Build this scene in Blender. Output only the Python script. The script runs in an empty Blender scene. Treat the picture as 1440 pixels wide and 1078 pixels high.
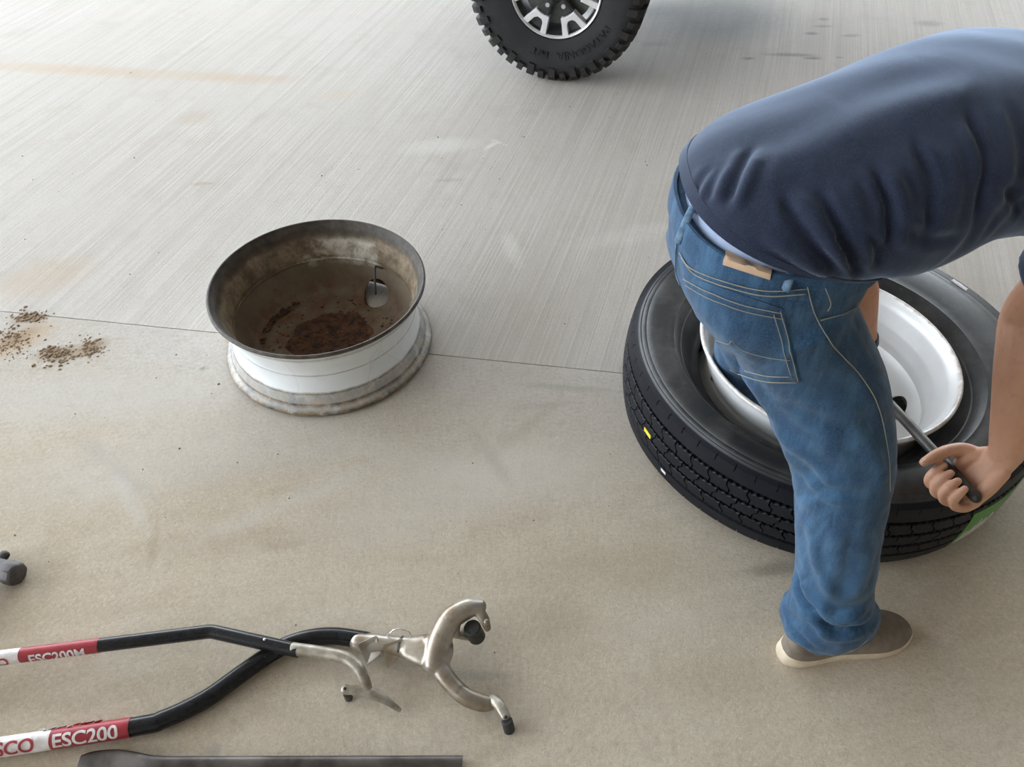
import bpy, bmesh, math, random
import numpy as np
from mathutils import Vector, Matrix
from mathutils.bvhtree import BVHTree

random.seed(7)
rng = np.random.default_rng(7)
PI = math.pi
scene = bpy.context.scene
COL = scene.collection

# ------------------------------------------------------------------ camera
CAM_H, CAM_P, CAM_F = 1.6, math.radians(46.6), 1081.0      # height, pitch down, focal length in px of a 1440 px frame
cam_d = bpy.data.cameras.new('camera')
cam_d.sensor_width = 36.0
cam_d.lens = 36.0 * CAM_F / 1440.0
cam_d.clip_start = 0.02
cam = bpy.data.objects.new('camera', cam_d)
COL.objects.link(cam)
cam.location = (0, 0, CAM_H)
cam.rotation_euler = (PI / 2 - CAM_P, 0, 0)
scene.camera = cam

# ------------------------------------------------------------------ world, sun, exposure
world = bpy.data.worlds.new('world')
scene.world = world
world.use_nodes = True
wn = world.node_tree.nodes
wbg = wn['Background']
wbg.inputs['Color'].default_value = (0.83, 0.915, 1.0, 1)
wbg.inputs['Strength'].default_value = 6.6
sun_d = bpy.data.lights.new('sun', 'SUN')
sun_d.energy = 4.0
sun_d.color = (1.0, 0.95, 0.86)
sun_d.angle = math.radians(1.0)
sun = bpy.data.objects.new('sun', sun_d)
COL.objects.link(sun)
sun.rotation_euler = (math.radians(22), math.radians(-20), 0)
scene.view_settings.view_transform = 'Standard'
scene.view_settings.look = 'None'
scene.view_settings.gamma = 1.0
scene.view_settings.use_curve_mapping = False
scene.view_settings.exposure = 0.32
scene.cycles.use_denoising = True
scene.cycles.max_bounces = 8

# ------------------------------------------------------------------ helpers
def ray(px, py):
    u = (px - 720) / CAM_F; v = -(py - 539) / CAM_F
    c, s = math.cos(CAM_P), math.sin(CAM_P)
    return Vector((u, c + v * s, -s + v * c))
def G(px, py, z=0.0):
    """world point at height z that the photograph shows at this pixel"""
    d = ray(px, py); t = (z - CAM_H) / d.z
    return Vector((0, 0, CAM_H)) + d * t

def link(o, parent=None):
    COL.objects.link(o)
    if parent is not None:
        o.parent = parent
    return o
def tag(o, label=None, cat=None, group=None, kind=None):
    if label: o['label'] = label
    if cat: o['category'] = cat
    if group: o['group'] = group
    if kind: o['kind'] = kind
    return o
def empty(name, loc=(0, 0, 0), rot=(0, 0, 0)):
    o = bpy.data.objects.new(name, None)
    o.empty_display_size = 0.05
    o.location = loc; o.rotation_euler = rot
    return link(o)
def make_mesh(name, v, f, mats, smooth=True, angle=40):
    me = bpy.data.meshes.new(name)
    me.from_pydata([tuple(map(float, p)) for p in v], [], [tuple(map(int, q)) for q in f])
    me.update()
    bm = bmesh.new(); bm.from_mesh(me)
    bmesh.ops.recalc_face_normals(bm, faces=bm.faces)
    bm.to_mesh(me); bm.free()
    for m in (mats if isinstance(mats, (list, tuple)) else [mats]):
        me.materials.append(m)
    if smooth:
        me.polygons.foreach_set('use_smooth', [True] * len(me.polygons))
        if angle and angle < 180:
            me.set_sharp_from_angle(angle=math.radians(angle))
    return me
def obj(name, vf, mats, parent=None, smooth=True, angle=40):
    me = make_mesh(name, vf[0], vf[1], mats, smooth, angle)
    return link(bpy.data.objects.new(name, me), parent)
def put(name, me, parent=None, loc=None, rot=None):
    o = link(bpy.data.objects.new(name, me), parent)
    if loc is not None: o.location = loc
    if rot is not None: o.rotation_euler = rot
    return o

def merge(*parts):
    V, F, k = [], [], 0
    for v, f in parts:
        V += [tuple(p) for p in v]
        F += [tuple(i + k for i in q) for q in f]
        k += len(v)
    return V, F
def loft(rings, cap=True, closed=False):
    n = len(rings[0]); V = [tuple(p) for r in rings for p in r]; F = []
    m = len(rings)
    for i in range(m if closed else m - 1):
        a, b = i * n, ((i + 1) % m) * n
        for j in range(n):
            F.append((a + j, a + (j + 1) % n, b + (j + 1) % n, b + j))
    if cap and not closed:
        F.append(tuple(range(n))[::-1]); F.append(tuple(range((m - 1) * n, m * n)))
    return V, F
def lathe(profile, n=96, closed=False, axis='z'):
    rings = []
    for k in range(n):
        a = 2 * PI * k / n
        rings.append([(r * math.cos(a), r * math.sin(a), z) for r, z in profile])
    V = [p for r in rings for p in r]; F = []
    m = len(profile)
    for k in range(n):
        A, B = k * m, ((k + 1) % n) * m
        for j in range(m if closed else m - 1):
            F.append((A + j, B + j, B + (j + 1) % m, A + (j + 1) % m))
    return V, F
def box(cx, cy, cz, sx, sy, sz):
    V = [(cx + a * sx / 2, cy + b * sy / 2, cz + c * sz / 2) for a in (-1, 1) for b in (-1, 1) for c in (-1, 1)]
    return V, [(0, 1, 3, 2), (4, 6, 7, 5), (0, 4, 5, 1), (2, 3, 7, 6), (0, 2, 6, 4), (1, 5, 7, 3)]
def catmull(P, sub=8):
    P = [np.array(p, float) for p in P]
    if len(P) < 3: sub = max(sub, 2)
    out = []
    for i in range(len(P) - 1):
        p0 = P[i - 1] if i > 0 else 2 * P[0] - P[1]
        p1, p2 = P[i], P[i + 1]
        p3 = P[i + 2] if i + 2 < len(P) else 2 * P[-1] - P[-2]
        for k in range(sub):
            t = k / sub
            out.append(0.5 * ((2 * p1) + (-p0 + p2) * t + (2 * p0 - 5 * p1 + 4 * p2 - p3) * t * t + (-p0 + 3 * p1 - 3 * p2 + p3) * t ** 3))
    out.append(P[-1])
    return out
def fillet(A, P, B, r, n=8):
    """round the corner A-P-B with radius r"""
    A, P, B = (np.array(q, float) for q in (A, P, B))
    u = (A - P) / np.linalg.norm(A - P); v = (B - P) / np.linalg.norm(B - P)
    h = math.acos(max(-1, min(1, float(u @ v)))) / 2
    t = r / math.tan(h); m = (u + v) / np.linalg.norm(u + v); C = P + m * r / math.sin(h)
    a, b = P + u * t - C, P + v * t - C
    w = math.acos(max(-1, min(1, float(a @ b) / (np.linalg.norm(a) * np.linalg.norm(b)))))
    return [tuple(C + (math.sin((1 - k / n) * w) * a + math.sin(k / n * w) * b) / math.sin(w)) for k in range(n + 1)]
def nrm(a):
    a = np.array(a, float); l = np.linalg.norm(a)
    return a / l if l > 1e-12 else a
def tube(path, r, n=16, sub=8, up=None, round_ends=True):
    """swept tube; r is a number or per-point numbers / (side, up) pairs; up fixes the section's second axis"""
    path = [tuple(p) for p in path]
    m = len(path)
    R = [r] * m if not isinstance(r, (list, tuple)) else list(r)
    R = [(q, q) if not isinstance(q, (list, tuple)) else q for q in R]
    data = [tuple(path[i]) + tuple(R[i]) for i in range(m)]
    D = catmull(data, sub) if sub > 1 else [np.array(d) for d in data]
    P = [d[:3] for d in D]; RR = [np.maximum(d[3:5], 1e-4) for d in D]
    T = [nrm(P[min(i + 1, len(P) - 1)] - P[max(i - 1, 0)]) for i in range(len(P))]
    ref = np.array(up, float) if up is not None else (np.array((0, 0, 1.0)) if abs(T[0][2]) < 0.8 else np.array((1.0, 0, 0)))
    rings = []
    def ring(c, s, u, ra, rb):
        return [c + s * ra * math.cos(2 * PI * j / n) + u * rb * math.sin(2 * PI * j / n) for j in range(n)]
    frames = []
    u_prev = None
    for i in range(len(P)):
        u = ref if (up is not None or u_prev is None) else u_prev
        u = nrm(u - T[i] * (u @ T[i])); u_prev = u
        frames.append((nrm(np.cross(T[i], u)), u))
    if round_ends:
        for q in (80, 55, 28):
            a = math.radians(q); s, u = frames[0]
            k = min(RR[0])
            rings.append(ring(P[0] - T[0] * k * math.sin(a), s, u, RR[0][0] * math.cos(a), RR[0][1] * math.cos(a)))
    for i in range(len(P)):
        rings.append(ring(P[i], *frames[i], *RR[i]))
    if round_ends:
        for q in (28, 55, 80):
            a = math.radians(q); s, u = frames[-1]
            k = min(RR[-1])
            rings.append(ring(P[-1] + T[-1] * k * math.sin(a), s, u, RR[-1][0] * math.cos(a), RR[-1][1] * math.cos(a)))
    return loft(rings)
def ball(c, rx, ry=None, rz=None, n=16):
    ry = rx if ry is None else ry; rz = rx if rz is None else rz
    rings = []
    for i in range(1, n):
        a = PI * i / n
        rings.append([(c[0] + rx * math.sin(a) * math.cos(2 * PI * j / (2 * n)), c[1] + ry * math.sin(a) * math.sin(2 * PI * j / (2 * n)), c[2] + rz * math.cos(a)) for j in range(2 * n)])
    return loft(rings)
def prism(poly, z0, z1):
    n = len(poly)
    V = [(x, y, z0) for x, y in poly] + [(x, y, z1) for x, y in poly]
    F = [tuple(range(n))[::-1], tuple(range(n, 2 * n))] + [(i, (i + 1) % n, n + (i + 1) % n, n + i) for i in range(n)]
    return V, F
def bevel_mesh(me, w, seg=2, ang=30):
    bm = bmesh.new(); bm.from_mesh(me)
    es = [e for e in bm.edges if len(e.link_faces) == 2 and e.calc_face_angle(0) > math.radians(ang)]
    bmesh.ops.bevel(bm, geom=es, offset=w, segments=seg, affect='EDGES', clamp_overlap=True)
    bm.to_mesh(me); bm.free()
    return me
def evaluated(o):
    dg = bpy.context.evaluated_depsgraph_get()
    dg.update()
    return bpy.data.meshes.new_from_object(o.evaluated_get(dg))
def remeshed(parts, voxel, smooth=6, factor=0.5):
    """one continuous skin over overlapping closed pieces; returns numpy verts and faces"""
    me = make_mesh('tmp', *merge(*parts), [], False)
    o = link(bpy.data.objects.new('tmp', me))
    m = o.modifiers.new('r', 'REMESH'); m.mode = 'VOXEL'; m.voxel_size = voxel
    if smooth:
        s = o.modifiers.new('s', 'SMOOTH'); s.iterations = smooth; s.factor = factor
    e = evaluated(o)
    V = np.empty(len(e.vertices) * 3); e.vertices.foreach_get('co', V)
    F = [tuple(p.vertices) for p in e.polygons]
    bpy.data.objects.remove(o); bpy.data.meshes.remove(me); bpy.data.meshes.remove(e)
    return V.reshape(-1, 3), F
def vnormals(V, F):
    N = np.zeros_like(V); Fa = np.array([f[:4] if len(f) >= 4 else (f[0], f[1], f[2], f[2]) for f in F])
    n = np.cross(V[Fa[:, 2]] - V[Fa[:, 0]], V[Fa[:, 3]] - V[Fa[:, 1]])
    for k in range(4): np.add.at(N, Fa[:, k], n)
    return N / np.maximum(np.linalg.norm(N, axis=1, keepdims=True), 1e-12)
def dist_poly(V, line):
    best = np.full(len(V), 1e9); tt = np.zeros(len(V))
    L = [np.array(p, float) for p in line]; m = len(L) - 1
    for i in range(m):
        a, b = L[i], L[i + 1]; d = b - a
        t = np.clip(((V - a) @ d) / max(d @ d, 1e-12), 0, 1)
        q = np.linalg.norm(V - (a + t[:, None] * d), axis=1)
        w = q < best
        best[w] = q[w]; tt[w] = (i + t[w]) / m
    return best, tt
def fold(V, N, line, w, d):
    """a cloth fold along a line: positive d raises a ridge, negative sinks a crease"""
    q, t = dist_poly(V, line)
    k = d * np.exp(-(q / w) ** 2) * np.clip(np.minimum(t, 1 - t) * 5 + 0.15, 0, 1)
    k -= 0.45 * d * np.exp(-((q - 1.9 * w) / w) ** 2) * np.clip(np.minimum(t, 1 - t) * 5, 0, 1)
    return V + N * k[:, None]
from mathutils import noise as mnoise
def wrinkle(V, F, scale, amp, seed=0.0, mask=None, warp=0.0):
    """soft ridged cloth wrinkles, stretched by scale = (x, y, z) frequencies"""
    N = vnormals(V, F)
    S = np.array(scale, float)
    k = np.empty(len(V))
    for i, p in enumerate(V):
        q = Vector((p[0] * S[0] + seed, p[1] * S[1], p[2] * S[2]))
        if warp: q.x += warp * mnoise.noise(Vector((p[0] * 9, p[1] * 9 + seed, p[2] * 9)))
        k[i] = 1 - 2 * math.sqrt(mnoise.noise(q) ** 2 + 0.012) + 0.35 * mnoise.noise(q * 2.3)
    k = (k - k.mean()) * amp
    if mask is not None: k = k * mask(V, N)
    return V + N * k[:, None]
class Surf:
    def __init__(s, V, F): s.t = BVHTree.FromPolygons([tuple(p) for p in V], F)
    def hit(s, px, py, off=0.0):
        d = ray(px, py).normalized()
        loc, n, i, q = s.t.ray_cast(Vector((0, 0, CAM_H)), d)
        if loc is None: return None
        if n.dot(d) > 0: n = -n
        return loc + n * off
    def line(s, pts, off=0.0, sub=6):
        out = []
        for p in catmull([(a, b, 0) for a, b in pts], sub):
            h = s.hit(p[0], p[1], off)
            if h is not None: out.append(np.array(h))
        return out

# ------------------------------------------------------------------ material helpers
class NT:
    def __init__(s, name):
        s.m = bpy.data.materials.new(name); s.m.use_nodes = True
        s.t = s.m.node_tree; s.b = s.t.nodes['Principled BSDF']
        s.co = s.t.nodes.new('ShaderNodeTexCoord').outputs['Object']
    def L(s, a, b): s.t.links.new(a, b)
    def node(s, kind, **kw):
        n = s.t.nodes.new(kind)
        for k, v in kw.items(): setattr(n, k, v)
        return n
    def mapping(s, scale=(1, 1, 1), rot=(0, 0, 0), co=None):
        """rotate about z, then scale"""
        n = s.node('ShaderNodeMapping', vector_type='TEXTURE')
        n.inputs['Scale'].default_value = tuple(1.0 / q for q in scale); n.inputs['Rotation'].default_value = tuple(-q for q in rot)
        s.L(co or s.co, n.inputs['Vector']); return n.outputs[0]
    def noise(s, scale, detail=4, rough=0.55, co=None, dist=0.0):
        n = s.node('ShaderNodeTexNoise'); n.inputs['Scale'].default_value = scale
        n.inputs['Detail'].default_value = detail; n.inputs['Roughness'].default_value = rough
        n.inputs['Distortion'].default_value = dist
        s.L(co or s.co, n.inputs['Vector']); return n.outputs['Fac']
    def ramp(s, fac, stops):
        n = s.node('ShaderNodeValToRGB'); e = n.color_ramp.elements
        while len(e) < len(stops): e.new(0.5)
        for k, (p, c) in enumerate(stops):
            e[k].position = p; e[k].color = (c, c, c, 1) if not isinstance(c, tuple) else c + (1,)
        s.L(fac, n.inputs['Fac']); return n.outputs['Color']
    def mixc(s, fac, a, b, mode='MIX'):
        n = s.node('ShaderNodeMix', data_type='RGBA', blend_type=mode)
        for sock, v in ((n.inputs[0], fac), (n.inputs[6], a), (n.inputs[7], b)):
            if isinstance(v, (int, float)): sock.default_value = v
            elif isinstance(v, tuple): sock.default_value = v + (1,)
            else: s.L(v, sock)
        return n.outputs[2]
    def math(s, op, a, b=None, clamp=False):
        n = s.node('ShaderNodeMath', operation=op, use_clamp=clamp)
        for sock, v in zip(n.inputs, (a, b)):
            if v is None: continue
            if isinstance(v, (int, float)): sock.default_value = v
            else: s.L(v, sock)
        return n.outputs[0]
    def sep(s, co=None):
        n = s.node('ShaderNodeSeparateXYZ'); s.L(co or s.co, n.inputs[0]); return n.outputs
    def bump(s, h, strength=0.3, dist=0.002, prev=None):
        n = s.node('ShaderNodeBump'); n.inputs['Strength'].default_value = strength; n.inputs['Distance'].default_value = dist
        s.L(h, n.inputs['Height'])
        if prev is not None: s.L(prev, n.inputs['Normal'])
        return n.outputs[0]
    def out(s, color=None, rough=None, metal=None, normal=None, sheen=None, spec=None):
        for k, v in (('Base Color', color), ('Roughness', rough), ('Metallic', metal), ('Normal', normal), ('Sheen Weight', sheen), ('Specular IOR Level', spec)):
            if v is None: continue
            if isinstance(v, (int, float)): s.b.inputs[k].default_value = v
            elif isinstance(v, tuple): s.b.inputs[k].default_value = v + (1,)
            else: s.L(v, s.b.inputs[k])
        return s.m

def simple(name, c1, c2=None, scale=30, rough=0.5, metal=0.0, bump=0.0, bscale=None, bd=0.001, spec=None, lo=0.35, hi=0.65):
    t = NT(name)
    c2 = c2 or tuple(x * 0.8 for x in c1)
    f = t.ramp(t.noise(scale, 6), [(lo, 0.0), (hi, 1.0)])
    col = t.mixc(f, c1, c2)
    nm = t.bump(t.noise(bscale or scale * 4, 5), bump, bd) if bump else None
    return t.out(col, rough, metal, nm, spec=spec)

# ---- concrete
SA = math.radians(17)          # broom lines run 17 degrees off the camera's heading
def concrete(name, front):
    t = NT(name)
    rot = (0, 0, SA)
    line = t.noise(1.0, 5, 0.7, t.mapping((150, 1.1, 1), rot))
    line2 = t.noise(1.0, 3, 0.6, t.mapping((30, 0.35, 1), rot))
    line3 = t.noise(1.0, 4, 0.6, t.mapping((6, 0.2, 1), rot))
    big = t.noise(0.9, 4, 0.5)
    mid = t.noise(5.0, 6, 0.6)
    fine = t.noise(160, 4, 0.7)
    grain = t.noise(520, 2, 0.6)
    if front:
        base = t.mixc(t.ramp(big, [(0.35, 0.0), (0.65, 1.0)]), (0.551, 0.480, 0.378), (0.469, 0.392, 0.288))
        base = t.mixc(t.ramp(mid, [(0.42, 0.0), (0.72, 0.55)]), base, (0.611, 0.552, 0.463))
        base = t.mixc(t.ramp(t.noise(2.2, 6, 0.65, dist=0.6), [(0.56, 0.0), (0.72, 0.35)]), base, (0.387, 0.292, 0.186))
        sweep = t.noise(1.0, 4, 0.6, t.mapping((3, 26, 1), (0, 0, math.radians(-12))))
        base = t.mixc(t.ramp(sweep, [(0.45, 0.0), (0.7, 0.25)]), base, (0.646, 0.575, 0.463))
        base = t.mixc(t.ramp(t.noise(260, 3, 0.8), [(0.54, 0.0), (0.72, 0.65)]), base, (0.317, 0.260, 0.191))
        base = t.mixc(t.ramp(fine, [(0.3, 0.35), (0.5, 0.0)]), base, (0.704, 0.619, 0.504))
        pit = t.noise(95, 6, 0.75)
        # smoother grey band left along the joint by the trowel
        xyz = t.sep()
        band = t.math('ADD', t.math('SUBTRACT', xyz[1], 1.0), t.math('MULTIPLY', xyz[0], 0.141))
        band = t.ramp(t.math('ADD', band, t.math('MULTIPLY', t.math('SUBTRACT', t.noise(1.6, 4), 0.5), 0.7)), [(0.05, 0.0), (0.55, 0.85)])
        base = t.mixc(band, base, t.mixc(t.ramp(mid, [(0.35, 0.0), (0.7, 1.0)]), (0.549, 0.525, 0.496), (0.492, 0.458, 0.420)))
        base = t.mixc(t.ramp(pit, [(0.50, 0.0), (0.68, 0.42)]), base, (0.310, 0.265, 0.218))
        base = t.mixc(t.ramp(pit, [(0.34, 0.38), (0.47, 0.0)]), base, (0.704, 0.655, 0.600))
        base = t.mixc(t.ramp(t.noise(24, 5, 0.7), [(0.50, 0.0), (0.70, 0.35)]), base, (0.373, 0.312, 0.240))
        h = t.math('ADD', t.math('MULTIPLY', fine, 0.7), t.math('MULTIPLY', pit, 0.9))
        n1 = t.bump(h, 0.8, 0.0022)
        n1 = t.bump(t.noise(9, 5), 0.25, 0.006, n1)
    else:
        base = t.mixc(t.ramp(big, [(0.3, 0.0), (0.7, 1.0)]), (0.546, 0.512, 0.474), (0.480, 0.438, 0.392))
        base = t.mixc(t.ramp(line, [(0.40, 0.0), (0.64, 0.75)]), base, (0.634, 0.599, 0.565))
        base = t.mixc(t.ramp(line2, [(0.50, 0.0), (0.70, 0.40)]), base, (0.403, 0.373, 0.338))
        base = t.mixc(t.ramp(line3, [(0.5, 0.0), (0.75, 0.2)]), base, (0.421, 0.387, 0.346))
        base = t.mixc(t.ramp(mid, [(0.55, 0.0), (0.8, 0.4)]), base, (0.403, 0.342, 0.274))
        base = t.mixc(t.ramp(fine, [(0.56, 0.0), (0.72, 0.5)]), base, (0.288, 0.263, 0.237))
        base = t.mixc(t.ramp(t.noise(110, 6, 0.75), [(0.50, 0.0), (0.68, 0.35)]), base, (0.36, 0.335, 0.29))
        base = t.mixc(t.ramp(t.noise(14, 5, 0.7), [(0.52, 0.0), (0.72, 0.3)]), base, (0.43, 0.40, 0.35))
        n1 = t.bump(t.math('ADD', line, t.math('MULTIPLY', fine, 0.4)), 0.6, 0.0024)
    # spills, rust, scuffs and some painted truck shade: a colour and a coverage stored on the slab, with ragged edges
    at = t.node('ShaderNodeAttribute', attribute_name='stain_shade')
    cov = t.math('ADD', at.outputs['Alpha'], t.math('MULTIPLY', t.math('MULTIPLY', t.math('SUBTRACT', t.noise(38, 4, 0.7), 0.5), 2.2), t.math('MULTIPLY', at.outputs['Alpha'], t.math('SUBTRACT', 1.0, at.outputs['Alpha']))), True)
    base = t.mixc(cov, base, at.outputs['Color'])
    return t.out(base, 0.82, 0.0, n1, spec=0.25)
def st(px, py, lw, ww, ang, k, c):
    p = G(px, py); return (p.x, p.y, lw, ww, ang, k, c)
OIL = (0.16, 0.16, 0.15); RUSTY = (0.50, 0.37, 0.24); PALE = (0.74, 0.72, 0.68); BRN = (0.34, 0.25, 0.16)
BACK_STAINS_SHADE = [
    st(935, 15, .16, .10, .3, .45, (0.24, 0.26, 0.27)), st(1010, 25, .40, .30, .6, .75, (0.27, 0.27, 0.26)),  # greys beside the wheel: bluish stain, deepened to paint in the truck's shade
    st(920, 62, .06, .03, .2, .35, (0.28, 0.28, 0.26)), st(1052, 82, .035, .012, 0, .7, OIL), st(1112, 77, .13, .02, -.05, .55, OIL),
    st(1143, 82, .045, .014, 0, .75, OIL), st(1141, 47, .035, .018, 0, .65, OIL), st(1158, 27, .03, .018, 0, .55, OIL),
    st(1157, 37, .05, .014, 0, .5, OIL), st(1197, 50, .05, .02, .1, .45, OIL), st(1306, 33, .075, .04, 0, .35, OIL), st(1180, 81, .02, .01, 0, .6, OIL),
    st(60, 95, .50, .05, -.08, .38, RUSTY), st(230, 105, .65, .05, -.08, .32, RUSTY), st(340, 111, .25, .05, -.08, .25, RUSTY), st(480, 133, .10, .04, .2, .35, (0.56, 0.46, 0.32)),
    st(275, 165, .09, .06, .4, .35, (0.42, 0.34, 0.24)), st(60, 390, .16, .10, .5, .35, RUSTY), st(20, 470, .1, .05, .6, .5, RUSTY),
    st(690, 205, .05, .012, .9, .7, PALE), st(703, 200, .05, .008, -.7, .6, PALE), st(620, 205, .16, .06, .2, .35, PALE), st(720, 350, .03, .10, .2, .4, PALE),
    st(285, 258, .05, .012, .1, .5, BRN), st(632, 253, .06, .012, .1, .4, BRN), st(890, 330, .2, .05, .3, .25, PALE)]
FRONT_STAINS = [
    st(1090, 800, .07, .02, .1, .6, (0.20, 0.18, 0.15)), st(1150, 795, .10, .05, .1, .3, (0.25, 0.22, 0.18)),
    st(22, 480, .12, .055, .75, .75, RUSTY), st(85, 497, .08, .032, .2, .75, BRN), st(130, 488, .05, .028, .7, .75, BRN), st(42, 447, .06, .022, .35, .8, BRN), st(18, 478, .08, .03, .8, .7, BRN),
    st(285, 518, .014, .008, .4, .6, OIL), st(160, 660, .22, .012, -.6, .3, (0.36, 0.33, 0.28)), st(730, 610, .18, .02, .8, .22, (0.33, 0.29, 0.23)), st(760, 570, .10, .012, .1, .3, (0.32, 0.28, 0.22)),
    st(800, 545, .15, .012, -.1, .4, (0.30, 0.27, 0.22)), st(215, 770, .012, .07, .2, .45, BRN), st(400, 765, .05, .012, .1, .3, BRN), st(330, 760, .25, .04, .1, .25, (0.36, 0.28, 0.2)),
    st(600, 700, .30, .12, .3, .35, (0.60, 0.56, 0.51)), st(740, 660, .28, .10, .1, .5, (0.62, 0.565, 0.50)), st(560, 640, .25, .04, -.3, .3, (0.60, 0.56, 0.51)), st(900, 880, .25, .03, .2, .25, (0.58, 0.53, 0.45)), st(420, 700, .3, .03, .5, .3, (0.60, 0.57, 0.52)), st(180, 700, .15, .02, -.9, .35, (0.60, 0.58, 0.54)), st(690, 640, .02, .12, .5, .3, (0.34, 0.30, 0.25)), st(150, 640, .02, .16, .9, .3, (0.40, 0.37, 0.33)), st(880, 800, .3, .06, 0, .25, (0.36, 0.29, 0.19)), st(735, 880, .2, .06, 0, .2, (0.36, 0.29, 0.2)),
    st(300, 1056, .02, .012, .6, .5, (0.25, 0.24, 0.24)), st(660, 950, .1, .012, .02, .3, OIL), st(240, 650, .5, .12, .2, .3, (0.54, 0.52, 0.49)), st(120, 560, .35, .10, .0, .4, (0.58, 0.56, 0.53)),
    st(1010, 960, .3, .05, .1, .2, (0.34, 0.27, 0.18)), st(700, 590, .02, .14, -.3, .3, (0.56, 0.53, 0.48))]
M_FRONT = concrete('concrete_smooth', True)
M_BACK = concrete('concrete_broomed', False)
M_JOINT = simple('joint_dirt', (0.13, 0.11, 0.09), (0.30, 0.26, 0.20), 9, 0.95)
M_CEIL = simple('roof_panel', (0.36, 0.345, 0.32), (0.31, 0.30, 0.28), 2, 0.7)
M_WALL = simple('shade_wall', (0.32, 0.28, 0.23), (0.28, 0.245, 0.20), 2, 0.8)

# ------------------------------------------------------------------ setting: slabs, joint, unseen roof and walls that shape the light
X0, X1, Y0, Y1 = -26.0, 14.0, -7.0, 30.0
def jy(x): return 1.599 - 0.141 * x        # the joint between the two pours
g = 0.0018
floor = obj('floor', box((X0 + X1) / 2, (Y0 + Y1) / 2, -0.058, X1 - X0, Y1 - Y0, 0.1), M_JOINT, None, False)
tag(floor, 'concrete floor of two pours meeting at a thin joint', None, None, 'structure')
def slab(front):
    """a poured slab; its near part is finely divided so that spills and painted shade can be stored on it"""
    if front:
        xs = np.concatenate(([X0, -6, -2.4], np.arange(-1.9, 1.7, 0.012), [2.4, 6, X1])); ts = np.concatenate(([0.0], np.linspace(0.83, 1.0, 120)))
        lo, hi = (lambda x: Y0 + 0 * x), (lambda x: jy(x) - g)
    else:
        xs = np.concatenate(([X0, -7, -4], np.arange(-3.1, 3.1, 0.016), [4, 7, X1])); ts = np.concatenate((np.linspace(0.0, 0.11, 200), [0.3, 1.0]))
        lo, hi = (lambda x: jy(x) + g), (lambda x: Y1 + 0 * x)
    nx, nt = len(xs), len(ts)
    P = np.zeros((nx, nt, 3))
    P[:, :, 0] = xs[:, None]
    P[:, :, 1] = lo(xs)[:, None] * (1 - ts)[None] + hi(xs)[:, None] * ts[None]
    V = P.reshape(-1, 3)
    i, j = np.meshgrid(np.arange(nx - 1), np.arange(nt - 1), indexing='ij')
    q = (i * nt + j).ravel()
    F = np.stack((q, q + nt, q + nt + 1, q + 1), 1)
    # the slab's lower face and edges
    n = len(V)
    c = np.array([(X0, lo(X0), -.06), (X1, lo(X1), -.06), (X1, hi(X1), -.06), (X0, hi(X0), -.06)], float)
    ci = [0, (nx - 1) * nt, nx * nt - 1, nt - 1]
    V = np.concatenate((V, c))
    edge = [[k * nt for k in range(nx)], [(nx - 1) * nt + k for k in range(nt)], [k * nt + nt - 1 for k in range(nx - 1, -1, -1)], [k for k in range(nt - 1, -1, -1)]]
    FF = [tuple(f) for f in F.tolist()] + [(n + 3, n + 2, n + 1, n)] + [tuple(e[::-1]) + (n + k, n + (k + 1) % 4) for k, e in enumerate(edge)]
    me = bpy.data.meshes.new('slab')
    me.from_pydata(V.tolist(), [], FF); me.update()
    me.materials.append(M_FRONT if front else M_BACK)
    C = np.zeros((len(V), 4)); C[:, :3] = 0.4
    for x, y, a, b, ang, k, c in (FRONT_STAINS if front else BACK_STAINS_SHADE):
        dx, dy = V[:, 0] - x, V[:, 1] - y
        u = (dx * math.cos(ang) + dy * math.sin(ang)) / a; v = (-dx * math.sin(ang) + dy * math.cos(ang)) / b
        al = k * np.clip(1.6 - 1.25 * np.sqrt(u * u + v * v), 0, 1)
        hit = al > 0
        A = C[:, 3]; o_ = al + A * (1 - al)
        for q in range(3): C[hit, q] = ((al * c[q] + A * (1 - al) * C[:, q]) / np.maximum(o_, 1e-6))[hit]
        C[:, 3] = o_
    at = me.attributes.new('stain_shade', 'FLOAT_COLOR', 'POINT')
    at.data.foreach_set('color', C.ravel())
    return put('slab', me, floor)
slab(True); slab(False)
ceil = obj('ceiling', box(0.3, 3.0, 6.6, 22.6, 20.0, 0.2), M_CEIL, None, False)  # unseen roof; its reach and tone shape the light gradient on the floor
tag(ceil, 'unseen roof deck over the open work bay, sized to shape the light', None, None, 'structure')
wall = obj('shade_wall_right', box(11.5, 3.0, 3.25, 0.2, 20.0, 6.5), M_WALL, None, False)  # added out of view so the light comes from left and back
tag(wall, 'unseen plain wall added on the right to darken that side', None, None, 'structure')
wall = obj('shade_wall_back', box(0.3, -6.9, 3.25, 22.6, 0.2, 6.5), M_WALL, None, False)  # added out of view, dark, to keep front fill low
tag(wall, 'unseen plain wall added behind the camera to cut fill light', None, None, 'structure')

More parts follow.
